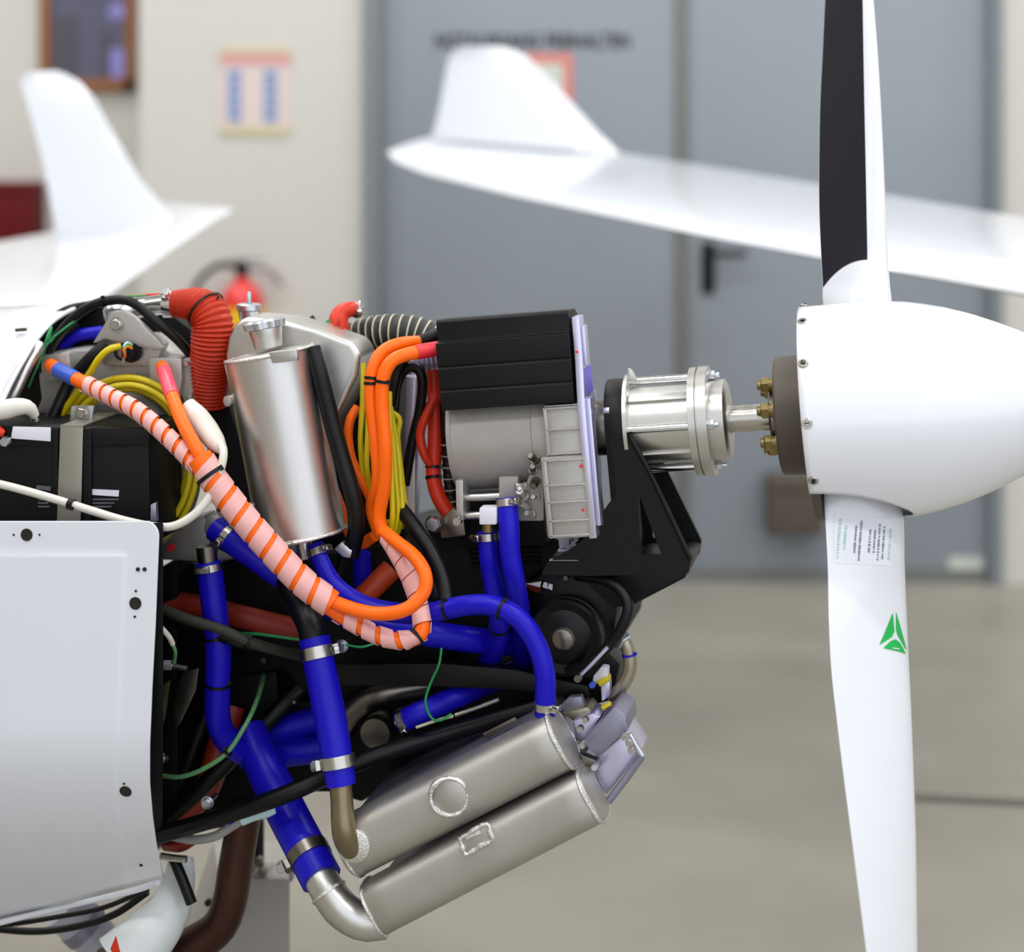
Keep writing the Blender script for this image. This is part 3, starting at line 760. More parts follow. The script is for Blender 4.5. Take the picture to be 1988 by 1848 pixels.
# ================================================================== BATTERY
t = T('battery', 'black starter battery held by a brushed steel strap', 'battery')
bx = t.part('case', ppx([(-60, 836), (288, 834), (292, 1060), (-60, 1060)], -.2, .15, .004), 'black_plastic')
t.part('lid', ppx([(-60, 826), (290, 832), (290, 866), (-60, 866)], -.2035, .157, .003), 'black_plastic', parent=bx)
t.part('strap', ppx([(117, 829), (161, 830), (158, 960), (154, 1060), (109, 1060), (112, 960)], -.208, .004, .0008), 'strap_steel')
t.part('strap_top', G().prism([at(117, 829, -.208), at(161, 830, -.208), at(161, 830, -.208) - U * .15, at(117, 829, -.208) - U * .15], ZV * .003), 'strap_steel')
for a_, b_ in ((103, 112), (162, 177)): t.part('case_rib', ppx(rectp(a_, 832, b_, 1060), -.2065, .006, .001), 'black_plastic', parent=bx)
t.part('label', ppx([(25, 828), (98, 830), (98, 857), (21, 851)], -.2055, .002, .0004), 'label_white', parent=bx)
t.part('label', ppx([(170, 949), (231, 952), (230, 964), (168, 960)], -.2015, .001, 0), 'label_white', parent=bx)
t.part('label', ppx([(71, 942), (99, 945), (98, 953), (70, 949)], -.2015, .001, 0), 'print_grey', parent=bx)
for y_ in (968, 975, 982):
    t.part('print_line', ppx(rectp(172, y_, 172 + (58, 50, 44)[(y_ - 968) // 7], y_ + 3), -.2013, .0008, 0), 'print_grey', parent=bx)
    t.part('print_line', ppx(rectp(74, y_, 74 + (24, 20, 22)[(y_ - 968) // 7], y_ + 3), -.2013, .0008, 0), 'print_grey', parent=bx)
t.part('terminal', G().lathe(at(69, 828, -.14), ZV, [(0, .008), (.012, .008), (.014, .0065)], 16), 'steel_dark')
t.part('side_post', ppx([(292, 980), (302, 975), (304, 1012), (292, 1012)], -.205, .01, .001), 'lilac_alu')
cl = t.part('strap_clip', ppx([(139, 788), (182, 788), (176, 830), (133, 830)], -.13, .008, .001), 'zinc')
t.part('clip_bolt', bolt(at(160, 801, -.131), U, .0085, .008, True, .0125), 'steel', parent=cl)
t.done()

# ================================================================== GENERATOR HOUSING (left)
t = T('generator', 'grey cast generator housing with cable ports above the battery', 'generator')
t.part('drum', G().lathe(at(232, 915, .03), U, [(0, .14), (.05, .14), (.062, .135), (.066, .118), (.06, .11), (.06, .001)], 64), 'cast_matte')
body = t.part('casting', ppx([(76, 690), (132, 681), (172, 680), (206, 655), (300, 655), (328, 684), (378, 690), (385, 712), (384, 757), (398, 778), (386, 800), (350, 820), (300, 776), (230, 752), (160, 770), (112, 820), (62, 812), (80, 775), (75, 735)], -.015, .09, .005), 'cast_grey')
t.part('port_boss', ppx([(78, 690), (134, 684), (140, 728), (128, 742), (80, 742)], -.045, .04, .005), 'cast_grey', parent=body)
t.part('port_boss', ppx([(286, 694), (352, 694), (354, 738), (342, 788), (318, 790), (290, 742)], -.045, .04, .005), 'cast_grey', parent=body)
t.part('side_web', ppx([(352, 696), (378, 694), (382, 760), (392, 780), (360, 792), (350, 760)], -.03, .03, .004), 'cast_matte', parent=body)
t.part('step_block', ppx([(186, 668), (210, 652), (298, 652), (318, 668), (300, 712), (200, 710)], -.035, .03, .004), 'cast_grey', parent=body)
for x, y, r in ((238, 683, 17), (262, 683, 14)): t.part('port_ring', G().ring(at(x, y, -.038), U, r * .0006, r * .0008, .008), 'rubber', parent=body)
br = t.part('lifting_bracket', ppx([(178, 668), (206, 622), (214, 606), (240, 602), (262, 615), (300, 652), (322, 676), (300, 680), (205, 660)], -.05, .014, .004), 'cast_grey')
t.part('bracket_bolt', bolt(at(227, 630, -.05), U, .009, .007, False, .0125), 'steel', parent=br)
t.part('bolt_socket', G().lathe(at(227, 630, -.0575), U, [(0, .0045), (.0008, .0045)], 6), 'print_black', parent=br)
t.part('top_cap', G().lathe(at(231, 622, -.01), ZV, [(0, .024), (.016, .026), (.024, .022), (.029, .012)], 28), 'zinc')
t.part('lower_casting', ppx([(296, 1030), (395, 1000), (410, 1020), (405, 1075), (380, 1090), (310, 1088)], .02, .06, .006), 'cast_grey')
t.part('red_plug', disc(334, 1062, -.0, .006, .01, 10), 'red_sleeve')
for x, y in ((372, 768), (364, 705)): t.part('case_bolt', disc(x, y, -.034, .0045, .008, 6), 'zinc')
t.done()
solo('connector_plug', 'round black multi-pin plug on the generator housing', 'connector', G().lathe(at(263, 682, -.03), U, [(0, .0135), (.012, .0135), (.012, .016), (.022, .016), (.022, .011), (.03, .010)], 24), 'black_plastic')
for cname, m_, dy in (('green', 'green_wire', 0), ('yellow', 'yellow_cable', 3), ('pale blue', 'pale_connector', -3), ('orange', 'orange_cable', 5)):
    solo('signal_wire', 'thin %s signal wire at the black round plug' % cname, 'wire', tubepx([(256, 672 + dy, -.065), (247, 668 + dy, -.075), (240, 676 + dy, -.08), (243, 688 + dy, -.07), (239, 700 - dy, -.05)], 2.2, 8)[0], m_)

# ================================================================== LIQUID TANKS
def rrect_section(c, a, b, n=4.0, k=40):
    out = []
    for i in range(k):
        q = 2 * math.pi * i / k; co, si = math.cos(q), math.sin(q)
        out.append(c + a * (abs(co) ** (2 / n) * (1 if co > 0 else -1)) + b * (abs(si) ** (2 / n) * (1 if si > 0 else -1)))
    return out
def bar_tank(p0, p1, hw, hd, n=2.8, dome=.006, wdir=None):
    """rounded header tank along p0-p1; hw half width in the picture plane, hd half depth"""
    a = (p1 - p0).normalized(); dpt = -U; wv = a.cross(dpt).normalized(); dpt = wv.cross(a).normalized()
    L = (p1 - p0).length; rows = []
    for s_, k_ in ((0, .0), (0, .6), (dome * .4, .93), (dome, 1.0), (L - dome, 1.0), (L - dome * .4, .93), (L, .6), (L, .0)):
        kk = max(k_, .02); rows.append(rrect_section(p0 + a * s_, wv * hw * kk, dpt * hd * kk, n))
    # extra loops along the body
    body = [rrect_section(p0 + a * (dome + (L - 2 * dome) * i / 12), wv * hw, dpt * hd, n) for i in range(13)]
    return G().grid(rows[:3] + body + rows[5:], True, True), a, wv, dpt
def bead(c, a, wv, dpt, hw, hd, n, r):
    P = rrect_section(c, wv * hw, dpt * hd, n, 48); P.append(P[0]); P.append(P[1])
    random.seed(11); return G().tube(P, [r * random.uniform(.75, 1.25) for _ in P], 8)
t = T('coolant_tank', 'tall brushed aluminium coolant tank with screw cap', 'tank')
p0, p1 = at(521, 682, -.1), at(588, 1044, -.1); k_ = sc(550, -.1)
g, a_, wv, dp = bar_tank(p0, p1, 84 * k_, .066, 2.3)
bd = t.part('body', g, 'brushed_tank')
t.part('weld_bead', bead(p0 + a_ * .004, a_, wv, dp, 84 * k_, .066, 2.3, .003), 'weld', parent=bd)
t.part('weld_bead', bead(p1 - a_ * .004, a_, wv, dp, 84 * k_, .066, 2.3, .003), 'weld', parent=bd)
t.part('rear_chamber', ppx([(436, 692), (442, 655), (455, 630), (474, 616), (548, 622), (610, 638), (684, 666), (700, 690), (694, 730), (652, 815), (610, 900), (470, 860)], -.05, .10, .009, 3), 'aluminium')
t.part('weld_pad', ppx([(520, 684), (576, 678), (578, 700), (528, 706)], -.170, .012, .003), 'aluminium', parent=bd)
t.part('weld_seam', tubepx([(437, 700, -.1), (455, 780, -.1), (480, 900, -.1), (506, 1050, -.1)], 3.5, 8)[0], 'weld', parent=bd)
nk = at(519, 660, -.09); ua = -a_
t.part('filler_neck', G().lathe(nk, ua, [(-.012, .022), (.004, .024), (.014, .026), (.018, .026)], 32), 'aluminium')
gc = []
rows = []
for s_, r_ in ((.018, .020), (.019, .031), (.029, .032), (.032, .028), (.033, .001)):
    rows.append([nk + ua * s_ + (wv * math.cos(q) + dp * math.sin(q)) * (r_ * (1 + (.09 * math.cos(8 * q) if r_ > .025 else 0))) for q in [2 * math.pi * i / 64 for i in range(64)]])
cp = t.part('screw_cap', G().grid(rows, True, True), 'zinc')
for x, y in ((458, 776), (497, 986)):
    t.part('mount_boss', disc(x, y, -.12, .009, .02, 16, a=(U - XV * .5).normalized()), 'aluminium', parent=bd)
t.part('outlet_spigot', G().lathe(p1 + a_ * .002 + wv * 0, a_, [(0, .013), (.03, .013)], 20), 'steel')
t.done()
t = T('header_cap', 'second metal filler cap behind the coolant tank beside red duct', 'cap')
c_ = at(484, 606, .05)
t.part('cap_body', G().lathe(c_, ZV, [(-.012, .016), (.002, .018), (.004, .0205), (.012, .0205), (.014, .017)], 24), 'zinc')
t.part('cap_bail', G().box(c_ + ZV * .023, XV * .003, YV * .008, ZV * .01).bevel(.001), 'zinc'); t.done()

# ================================================================== RADIATORS (bottom right)
t = T('intercooler', 'upper welded aluminium cooler tank with round welded plug', 'cooler')
p0, p1 = at(672, 1648, -.16), at(1100, 1430, -.16); k_ = sc(900, -.16)
g, a_, wv, dp = bar_tank(p0, p1, 58 * k_, .046, 2.7, .008)
bd = t.part('header_tank', g, 'aluminium_matte')
t.part('weld_bead', bead(p1 - a_ * .006, a_, wv, dp, 58 * k_, .046, 2.7, .0034), 'weld', parent=bd)
t.part('weld_bead', bead(p0 + a_ * .01, a_, wv, dp, 58 * k_, .046, 2.7, .0024), 'weld', parent=bd)
t.part('core', G().box((p0 + p1) / 2 - U * .15, a_ * .17, dp * .11, wv * .036).bevel(.003), 'lilac_plate')
pc = at(872, 1546, -.2065)
t.part('welded_plug', G().lathe(pc - U * .004, U, [(0, .026), (.006, .026), (.007, .024)], 32), 'aluminium_matte', parent=bd)
P = [pc + (XV * math.cos(q) + ZV * math.sin(q)) * .0275 + U * (.0015) for q in [2 * math.pi * i / 40 for i in range(42)]]
random.seed(2); t.part('weld_ring', G().tube(P, [.0042 * random.uniform(.75, 1.25) for _ in P], 8), 'weld', parent=bd)
t.part('neck_weld', disc(686, 1640, -.205, .026, .006, 24), 'weld', parent=bd)
t.part('name_tape', ppx([(936, 1424), (1000, 1392), (1005, 1400), (946, 1435)], -.09, .003, .0005), 'steel_dark')
t.done()
t = T('radiator', 'lower welded aluminium radiator tank with square welded patch', 'radiator')
p0, p1 = at(727, 1762, -.17), at(1160, 1536, -.17)
g, a_, wv, dp = bar_tank(p0, p1, 53 * k_, .044, 3.2, .010)
bd = t.part('header_tank', g, 'aluminium_matte')
t.part('weld_bead', bead(p1 - a_ * .008, a_, wv, dp, 53 * k_, .044, 3.2, .0032), 'weld', parent=bd)
t.part('weld_bead', bead(p0 + a_ * .006, a_, wv, dp, 53 * k_, .044, 3.2, .0024), 'weld', parent=bd)
t.part('core', G().box((p0 + p1) / 2 - U * .15, a_ * .17, dp * .11, wv * .033).bevel(.003), 'lilac_plate')
pt = t.part('welded_patch', ppx([(893, 1628), (944, 1600), (955, 1630), (906, 1658)], -.2155, .01, .003), 'aluminium_matte', parent=bd)
q = [at(x, y, -.2165) for x, y in ((892, 1629), (918, 1613), (945, 1599), (951, 1615), (955, 1631), (930, 1644), (906, 1659), (898, 1645), (892, 1629))]
P = cr(q, .004); random.seed(4); t.part('weld_ring', G().tube(P, [.0036 * random.uniform(.7, 1.3) for _ in P], 8), 'weld', parent=bd)
t.part('patch_step', ppx([(902, 1625), (930, 1611), (936, 1617), (906, 1632)], -.219, .004, .001), 'weld', parent=bd)
t.done()
t = T('radiator_bracket', 'bolted grey metal bracket at the right end of both radiators', 'bracket')
t.part('upper_plate', ppx([(1129, 1440), (1192, 1372), (1215, 1390), (1219, 1418), (1160, 1470)], -.13, .1, .003), 'lilac_plate')
t.part('lower_plate', ppx([(1152, 1474), (1213, 1424), (1242, 1466), (1178, 1545), (1160, 1520)], -.12, .1, .003), 'lilac_alu')
t.part('edge_bar', G().tube([at(1247, 1467, -.14), at(1215, 1512, -.14), at(1181, 1556, -.14)], .006, 10), 'lilac_plate')
t.part('edge_bar', G().tube([at(1222, 1424, -.14), at(1234, 1445, -.14), at(1247, 1467, -.14)], .005, 10), 'zinc')
t.part('link_plate', ppx([(1122, 1462), (1160, 1478), (1164, 1492), (1140, 1490)], -.14, .02, .002), 'steel_dark')
t.part('fin_block', ppx([(1112, 1400), (1150, 1384), (1166, 1392), (1132, 1440), (1118, 1440)], -.10, .06, .003), 'lilac_alu')
t.part('fin_block', ppx([(1090, 1384), (1140, 1372), (1150, 1384), (1112, 1400)], -.08, .06, .003), 'steel_bent')
for x, y in ((1132, 1444), (1156, 1486), (1213, 1428), (1222, 1440), (1226, 1454), (1138, 1395), (1128, 1412)): t.part('bracket_bolt', disc(x, y, -.15, .0052, .012, 6), random.choice(['zinc', 'steel']))
t.done()

# ================================================================== ENGINE CORE (with dark interior filler)
t = T('engine_filler', 'black filler block shaped as an engine, darkening the bay behind the blue coolant hoses', 'engine')  # black bodies in engine shape, added to give the bay its deep shade
t.part('crankcase_filler', ppx([(330, 1100), (420, 1088), (520, 1070), (680, 1072), (800, 1040), (880, 1006), (1060, 1030), (1160, 1100), (1210, 1180), (1196, 1260), (1150, 1320), (1010, 1318), (984, 1252), (940, 1270), (905, 1240), (880, 1258), (860, 1300), (640, 1296), (612, 1312), (590, 1350), (560, 1312), (545, 1300), (330, 1330)], .06, .3, .01), 'engine_black')
t.part('sump_filler', ppx([(330, 1322), (538, 1302), (540, 1350), (600, 1362), (640, 1300), (820, 1302), (980, 1300), (1140, 1330), (1110, 1380), (900, 1440), (700, 1560), (640, 1540), (520, 1540), (430, 1610), (320, 1625)], .10, .26, .01), 'engine_black')
t.part('rear_flange', ppx([(310, 1100), (345, 1096), (345, 1640), (310, 1640)], .0, .3, .006), 'engine_black')
t.part('upper_manifold', ppx([(640, 830), (700, 690), (770, 700), (776, 760), (760, 1060), (600, 1070), (560, 1020)], .1, .1, .008), 'engine_black')
t.part('rear_case', ppx([(385, 770), (440, 770), (520, 1040), (500, 1075), (420, 1010)], .02, .12, .008), 'engine_black')
t.part('gap_filler', ppx([(892, 958), (1056, 950), (1060, 1060), (892, 1060)], .01, .06, .004), 'engine_black')  # black block added to keep the gap behind the rods dark
for i in range(6): t.part('cooling_fin', ppx([(900 + i * 3, 1050 + i * 9), (1050, 1046 + i * 9), (1050, 1051 + i * 9), (900 + i * 3, 1055 + i * 9)], .05, .05, .001), 'engine_black')
t.part('cam_cover', ppx([(1018, 1130), (1060, 1110), (1170, 1112), (1205, 1160), (1190, 1260), (1140, 1300), (1030, 1290)], .0, .09, .012), 'satin_black')
t.part('chain_case', ppx([(1070, 1290), (1180, 1262), (1205, 1290), (1190, 1360), (1120, 1380), (1070, 1370)], .02, .08, .008), 'satin_black')
for x, y, r in ((515, 1280, 6), (574, 1360, 4), (620, 1280, 4), (1125, 1115, 7), (1100, 1120, 5), (1152, 1175, 3), (1232, 1128, 4)): t.part('block_bolt', disc(x, y, .0 if x > 1000 else .05, r * .0008, .01, 8), 'steel_dark')
t.done()
t = T('core_plug', 'round grey core plug facing out below the blue sleeve', 'plug')
t.part('disc', G().lathe(at(731, 1421, -.01), U, [(-.05, .026), (.006, .026), (.01, .0235), (.0105, .001)], 36), 'steel_dark'); t.part('side_spigot', G().lathe(at(768, 1404, -.0), (XV + ZV * .5).normalized(), [(0, .008), (.02, .008)], 12), 'steel'); t.done()
solo('exhaust_manifold', 'dark bronze manifold pipe behind the lower engine rail', 'pipe', tubepx([(640, 1440, .06), (690, 1372, .05), (745, 1345, .05), (830, 1330, .07)], 25, 20)[0], 'steel_dark')
t = T('belt_pulley', 'black round pulley with large silver centre bolt', 'pulley')
c_ = at(1097, 1236, -.05)
t.part('wheel', G().lathe(c_, U, [(-.03, .05), (-.03, .058), (-.018, .058), (-.014, .05), (-.008, .058), (.006, .058), (.010, .054), (.006, .042), (.012, .03), (.012, .001)], 48), 'satin_black')
t.part('centre_bolt', bolt(c_ + U * .012, U, .0155, .009, False, .0175), 'steel_dark'); t.done()
t = T('cam_badge', 'red and white badge on the black cam cover', 'badge')
t.part('plate', ppx([(1016, 1132), (1052, 1128), (1048, 1152), (1030, 1146)], -.012, .004, .0006), 'red_box')
t.part('white_mark', ppx([(1022, 1133), (1051, 1129), (1048, 1140)], -.0135, .002, 0), 'label_white')
for i in range(2): t.part('white_mark', ppx([(1056 + i * 10, 1130 + i * 3), (1063 + i * 10, 1132 + i * 3), (1062 + i * 10, 1143 + i * 3), (1053 + i * 10, 1139 + i * 3)], -.0135, .002, 0), 'label_white')
t.done()
solo('oil_line', 'black curved hose looping round the pulley at the engine nose', 'hose', tubepx([(1120, 1116, -.03), (1180, 1128, -.06), (1214, 1158, -.08), (1218, 1190, -.09), (1196, 1236, -.09), (1150, 1282, -.08), (1100, 1302, -.05), (1060, 1298, -.03)], 11, 14)[0], 'rubber')
t = T('vent_pipe', 'bent bare steel pipe at the front lower edge of the engine', 'pipe')
g, P, k_ = tubepx([(1196, 1228, -.02), (1212, 1244, -.03), (1222, 1272, -.03), (1222, 1304, -.03), (1206, 1334, -.03), (1186, 1352, -.02)], 13, 16)
t.part('pipe', g, 'steel_bent'); t.part('union_nut', G().lathe(P[3], tang(P, 3), [(-.012, .012), (-.01, .0145), (.01, .0145), (.012, .012)], 6), 'zinc'); tie(t, P[9], tang(P, 9), 13 * k_, .003, 'blue_silicone'); t.done()
t = T('sensor_connector', 'small pale sensor plug with yellow collar at the engine nose', 'connector')
t.part('shell', ppx([(1152, 1312), (1168, 1294), (1180, 1296), (1180, 1320), (1166, 1330), (1150, 1324)], -.05, .02, .002), 'label_white'); t.part('collar', ppx([(1158, 1322), (1182, 1312), (1184, 1322), (1164, 1334)], -.055, .02, .002), 'yellow_cable')
t.part('blue_tip', disc(1151, 1328, -.06, .005, .008, 12), 'blue_sleeve'); t.part('base', ppx([(1166, 1330), (1184, 1322), (1184, 1352), (1168, 1362)], -.05, .02, .002), 'lilac_alu'); t.done()
solo('yellow_tag', 'small yellow green tag above the radiator bracket', 'tag', ppx([(1166, 1372), (1184, 1362), (1187, 1369), (1170, 1379)], -.12, .004, .001), 'yellow_cable')
t = T('engine_nose_lever', 'slim pale metal link rod beside the black pulley', 'rod')
t.part('rod', tubepx([(1124, 1314, -.1), (1150, 1288, -.1), (1180, 1256, -.1)], 4, 10)[0], 'lilac_alu'); t.part('rod_end', disc(1123, 1315, -.105, .006, .01, 12), 'steel_dark'); t.done()
solo('sensor_bracket', 'dark folded sensor bracket above upper cooler tank', 'bracket', ppx([(1088, 1370), (1104, 1354), (1128, 1352), (1134, 1370), (1110, 1378), (1090, 1378)], -.06, .02, .002), 'lilac_plate')

# ================================================================== MOUNT TUBES
def tubething(name, label, cat, pts, r, m, seg=16, group=None):
    return solo(name, label, cat, tubepx(pts, r, seg)[0], m, group)
tubething('mount_tube', 'long black engine mount tube running above the upper cooler', 'tube', [(306, 1622, -.08), (420, 1588, -.13), (560, 1540, -.14), (700, 1478, -.09), (880, 1420, -.03), (1060, 1368, -.01)], 17, 'satin_black')
tubething('mount_tube', 'short black diagonal strut crossing the left blue hose end', 'tube', [(316, 1596, 0), (400, 1520, .0), (500, 1420, .03), (590, 1330, .08), (640, 1280, .12)], 17, 'satin_black')
tubething('mount_tube', 'black strut rising to the left beside the white cowling edge', 'tube', [(330, 1580, .02), (372, 1460, .02), (420, 1330, .03), (445, 1240, .04)], 14, 'satin_black')
solo('engine_rail', 'flat black rail beneath the crossing blue hoses', 'rail', ppx([(636, 1290), (860, 1288), (1000, 1300), (1142, 1332), (1142, 1358), (1000, 1340), (860, 1334), (640, 1330)], -.02, .03, .003), 'satin_black')
t = T('side_rod', 'slim silver rod lying along the engine above the cooler', 'rod'); t.part('rod', tubepx([(884, 1388, -.06), (930, 1372, -.06), (968, 1358, -.06)], 4.5, 10)[0], 'steel'); t.part('tip', tubepx([(808, 1412, -.06), (850, 1398, -.06), (880, 1390, -.06)], 3, 8)[0], 'wire_pale'); t.done()

# ================================================================== BLUE SILICONE HOSES
def hose(label, pts, r, clamps=(), ties=(), m='blue_silicone', name='coolant_hose', cat='hose', seg=20, cw=.011, cm='steel'):
    t = T(name, label, cat); g, P, k = tubepx(pts, r, seg); t.part('hose_body', g, m)
    rm = (max(r) if hasattr(r, '__len__') else r) * k
    for c in clamps: i = min(max(near(P, c[0], c[1]), 1), len(P) - 2); clamp(t, P, i, rm, cw, cm, c[2] if len(c) > 2 else .7)
    for c in ties: i = near(P, *c); tie(t, P[i], tang(P, i), rm)
    t.done(); return P
hose('blue hose running from the grey casting down behind the pink wrapped cable', [(418, 1026, -.06), (450, 1050, -.07), (500, 1085, -.07), (560, 1128, -.06), (630, 1170, -.05), (700, 1205, -.05), (780, 1222, -.05), (860, 1234, -.035), (935, 1244, .01), (1010, 1250, .08)], 25, [(440, 1045, -.6)])
hose('blue hose arching from under the coolant tank over to the upper cooler', [(612, 1058, -.11), (624, 1092, -.12), (650, 1136, -.125), (700, 1172, -.13), (760, 1188, -.135), (830, 1190, -.14), (900, 1176, -.15), (958, 1176, -.16), (1008, 1202, -.165), (1042, 1252, -.165), (1058, 1310, -.165), (1058, 1388, -.16)], [17, 19, 20, 20, 20, 20, 20], [(620, 1076, .8), (1057, 1369, .9)], [(872, 1184), (975, 1180)])
hose('blue hose dropping straight from the front of the grey motor', [(984, 968, -.09), (988, 1020, -.1), (990, 1070, -.1), (1000, 1130, -.09), (1010, 1190, -.05), (1014, 1240, .02), (1016, 1300, .09)], 20, [(985, 972, .7)])
hose('blue hose below the white square fitting beside the taller one', [(946, 1032, -.07), (950, 1080, -.07), (958, 1130, -.06), (968, 1190, -.05), (968, 1240, -.02), (948, 1285, .03), (915, 1325, .06), (880, 1350, .08)], 20, [(946, 1042, -.8)], [(968, 1215)])
hose('blue hose hanging at the left beside the white cowling', [(404, 1090, -.1), (410, 1130, -.1), (418, 1200, -.1), (424, 1270, -.1), (422, 1340, -.09), (424, 1400, -.07), (446, 1442, -.05), (488, 1466, -.01), (540, 1476, .04)], 25, [(407, 1106, -.3)], [(420, 1326), (420, 1238)])
P = hose('thick blue silicone sleeve with two steel bands above the cooler neck', [(610, 1238, -.15), (622, 1300, -.16), (640, 1390, -.175), (654, 1470, -.185), (662, 1524, -.19)], [31, 31, 32, 31, 29], [(618, 1274, 1.0), (656, 1481, -1.0)], name='silicone_sleeve', cat='sleeve', cw=.018)
solo('sleeve_elbow', 'black rubber elbow entering the thick blue sleeve from above', 'elbow', tubepx([(560, 1120, -.06), (580, 1165, -.1), (602, 1210, -.14), (612, 1256, -.15)], [30, 29, 28, 27], 20)[0], 'rubber')
solo('cooler_neck', 'olive brown metal neck pipe curving into the upper cooler', 'pipe', tubepx([(660, 1508, -.19), (664, 1560, -.2), (668, 1610, -.21), (680, 1642, -.2), (704, 1660, -.17)], [22, 22, 24, 25, 24], 20)[0], 'olive_pipe')
hose('thick blue lower sleeve ending at the polished elbow of the radiator', [(482, 1418, .0), (500, 1462, -.02), (530, 1524, -.045), (562, 1588, -.08), (596, 1652, -.12), (624, 1706, -.15)], [36, 38, 40, 40, 40, 40], [(600, 1664, -.98)], name='silicone_sleeve', cat='sleeve', cw=.02, cm='steel_dark')
t = T('radiator_elbow', 'polished aluminium elbow pipe feeding the lower radiator', 'elbow')
g, P, k_ = tubepx([(610, 1679, -.135), (630, 1718, -.156), (662, 1764, -.165), (706, 1790, -.165), (748, 1788, -.16)], [34, 34, 36, 36, 34], 24)
t.part('pipe', g, 'aluminium'); i = near(P, 640, 1734); t.part('weld_ring', G().ring(P[i], tang(P, i), 34 * k_, 37.5 * k_, .004), 'weld'); t.done()
hose('dark blue hose passing level behind the sleeve with steel bands', [(470, 1464, .06), (560, 1462, .06), (660, 1448, .07)], 26)
hose('blue hose slanting up behind the sleeve, above the level one', [(500, 1434, .07), (580, 1408, .08), (690, 1378, .09)], 27)
hose('blue hose leading from the round grey plug towards the rail', [(776, 1402, -.03), (820, 1382, -.03), (880, 1356, .0), (940, 1328, .05), (1000, 1305, .1)], 22, [(784, 1399, -.7)])
hose('short blue hose deep in the bay beneath the white fuselage rim', [(120, 672, .07), (150, 652, .07), (200, 644, .08)], 12)
hose('vertical blue hose behind the orange loop under the tank', [(702, 1075, .02), (704, 1120, .03), (708, 1175, .04)], 18)

# ================================================================== RED / BLACK DUCTS
def corrug(pts, rpx, pitch_px, amp, seg=24):
    d = sum(p[2] for p in pts) / len(pts); k = sc(sum(p[0] for p in pts) / len(pts), d); P = pth(pts, pitch_px * k / 8)
    n = len(P); m = len(rpx) - 1; R = []
    for i in range(n):
        x = i / (n - 1) * m; a_ = min(int(x), m - 1); R.append((rpx[a_] + (rpx[a_ + 1] - rpx[a_]) * (x - a_)) * k * (1 + amp * math.cos(2 * math.pi * i / 8)))
    return G().tube(P, R, seg), P, k
t = T('air_duct', 'orange red corrugated air duct bending down beside the coolant tank', 'duct')
g, P, k_ = corrug([(322, 590, .0), (352, 590, -.0), (388, 594, -.01), (411, 622, -.02), (412, 670, -.02), (408, 720, -.01), (404, 785, .0)], [24, 30, 38, 41, 40, 38, 36], 7.5, .04)
t.part('duct_body', g, 'red_duct'); clamp(t, P, 6, 25 * k_, .014, 'chrome', .7)
i = near(P, 410, 590); tie(t, P[i], tang(P, i), 41 * k_, .003); t.done()
solo('intake_pipe', 'short polished pipe stub entering the red corrugated duct', 'pipe', tubepx([(236, 604, .02), (280, 596, .01), (328, 589, .0)], [19, 20, 20], 20)[0], 'chrome')
t = T('red_breather_hose', 'orange red ribbed hose stub standing above the rear tank chamber', 'hose')
g, P, k_ = tubepx([(668, 680, .06), (658, 640, .06), (660, 612, .07), (680, 600, .08), (700, 604, .09)], [20, 20, 20, 16, 14], 16)
t.part('hose_body', g, 'red_hose'); clamp(t, P, len(P) - 2, 14 * k_, .01, 'chrome', .5)
for o_ in (-8, 6): t.part('hose_rib', tubepx([(668 + o_, 676, .035), (658 + o_, 640, .033), (661 + o_ * .6, 616, .04)], 3, 8)[0], 'red_hose')
t.done()
t = T('scat_duct', 'black fabric duct with pale wire rings behind the orange cables', 'duct')
g, P, k_ = corrug([(676, 664, .12), (720, 650, .11), (770, 645, .1), (815, 652, .1), (860, 672, .1)], [34, 34, 34, 33, 32], 15, .03)
t.part('duct_body', g, 'dark_scat')
for j in range(8, len(P) - 4, 8): t.part('wire_ring', G().ring(P[j], tang(P, j), 34 * k_, 35.6 * k_, .0022, 32), 'wire_pale')
t.done()
t = T('flex_conduit', 'silver ribbed flexible conduit under the motor cable ends', 'conduit')
g, P, k_ = corrug([(800, 706, .0), (825, 702, .0), (850, 697, .0), (870, 694, .0)], [17, 18, 18, 18], 9, .09); t.part('conduit', g, 'lilac_alu'); t.done()
t = T('ribbed_sleeve', 'dark ribbed cable sleeve standing left of the grey motor', 'sleeve')
g, P, k_ = corrug([(864, 780, .0), (868, 850, .0), (872, 920, .0), (878, 985, .0)], [11, 12, 12, 12], 11, .05); t.part('sleeve', g, 'rubber')
for j in range(60, len(P) - 4, 16): t.part('pale_ring', G().ring(P[j], tang(P, j), 12 * k_, 12.6 * k_, .002, 20), 'grey_wire')
t.done()
hose('red hose hanging vertically left of the grey motor, tied near its end', [(842, 716, .03), (845, 790, .02), (845, 860, .01), (842, 925, .0), (852, 965, -.01), (874, 1000, -.01)], 15, (), [(842, 905), (842, 926)], 'red_hose', 'fuel_hose')
hose('red hose bowed out into a small loop beside the vertical one', [(846, 765, .0), (826, 808, -.01), (816, 845, -.01), (824, 882, -.01), (842, 908, -.0)], 9, (), (), 'red_hose', 'fuel_hose')
hose('dull red oil hose lying behind the hanging blue hose', [(320, 1166, .02), (400, 1180, .01), (480, 1200, .0), (590, 1226, .02)], 22, (), (), 'red_dull', 'oil_hose')
hose('orange hose slanting behind the cable loop under the tank', [(684, 1180, .0), (720, 1145, .01), (760, 1105, .03)], 22, (), (), 'orange_dark', 'oil_hose')
hose('dark red hose low in the bay beside the white cowling', [(340, 1590, .02), (400, 1530, .02), (430, 1440, .04), (450, 1370, .06)], 26, (), (), 'red_dull', 'oil_hose')
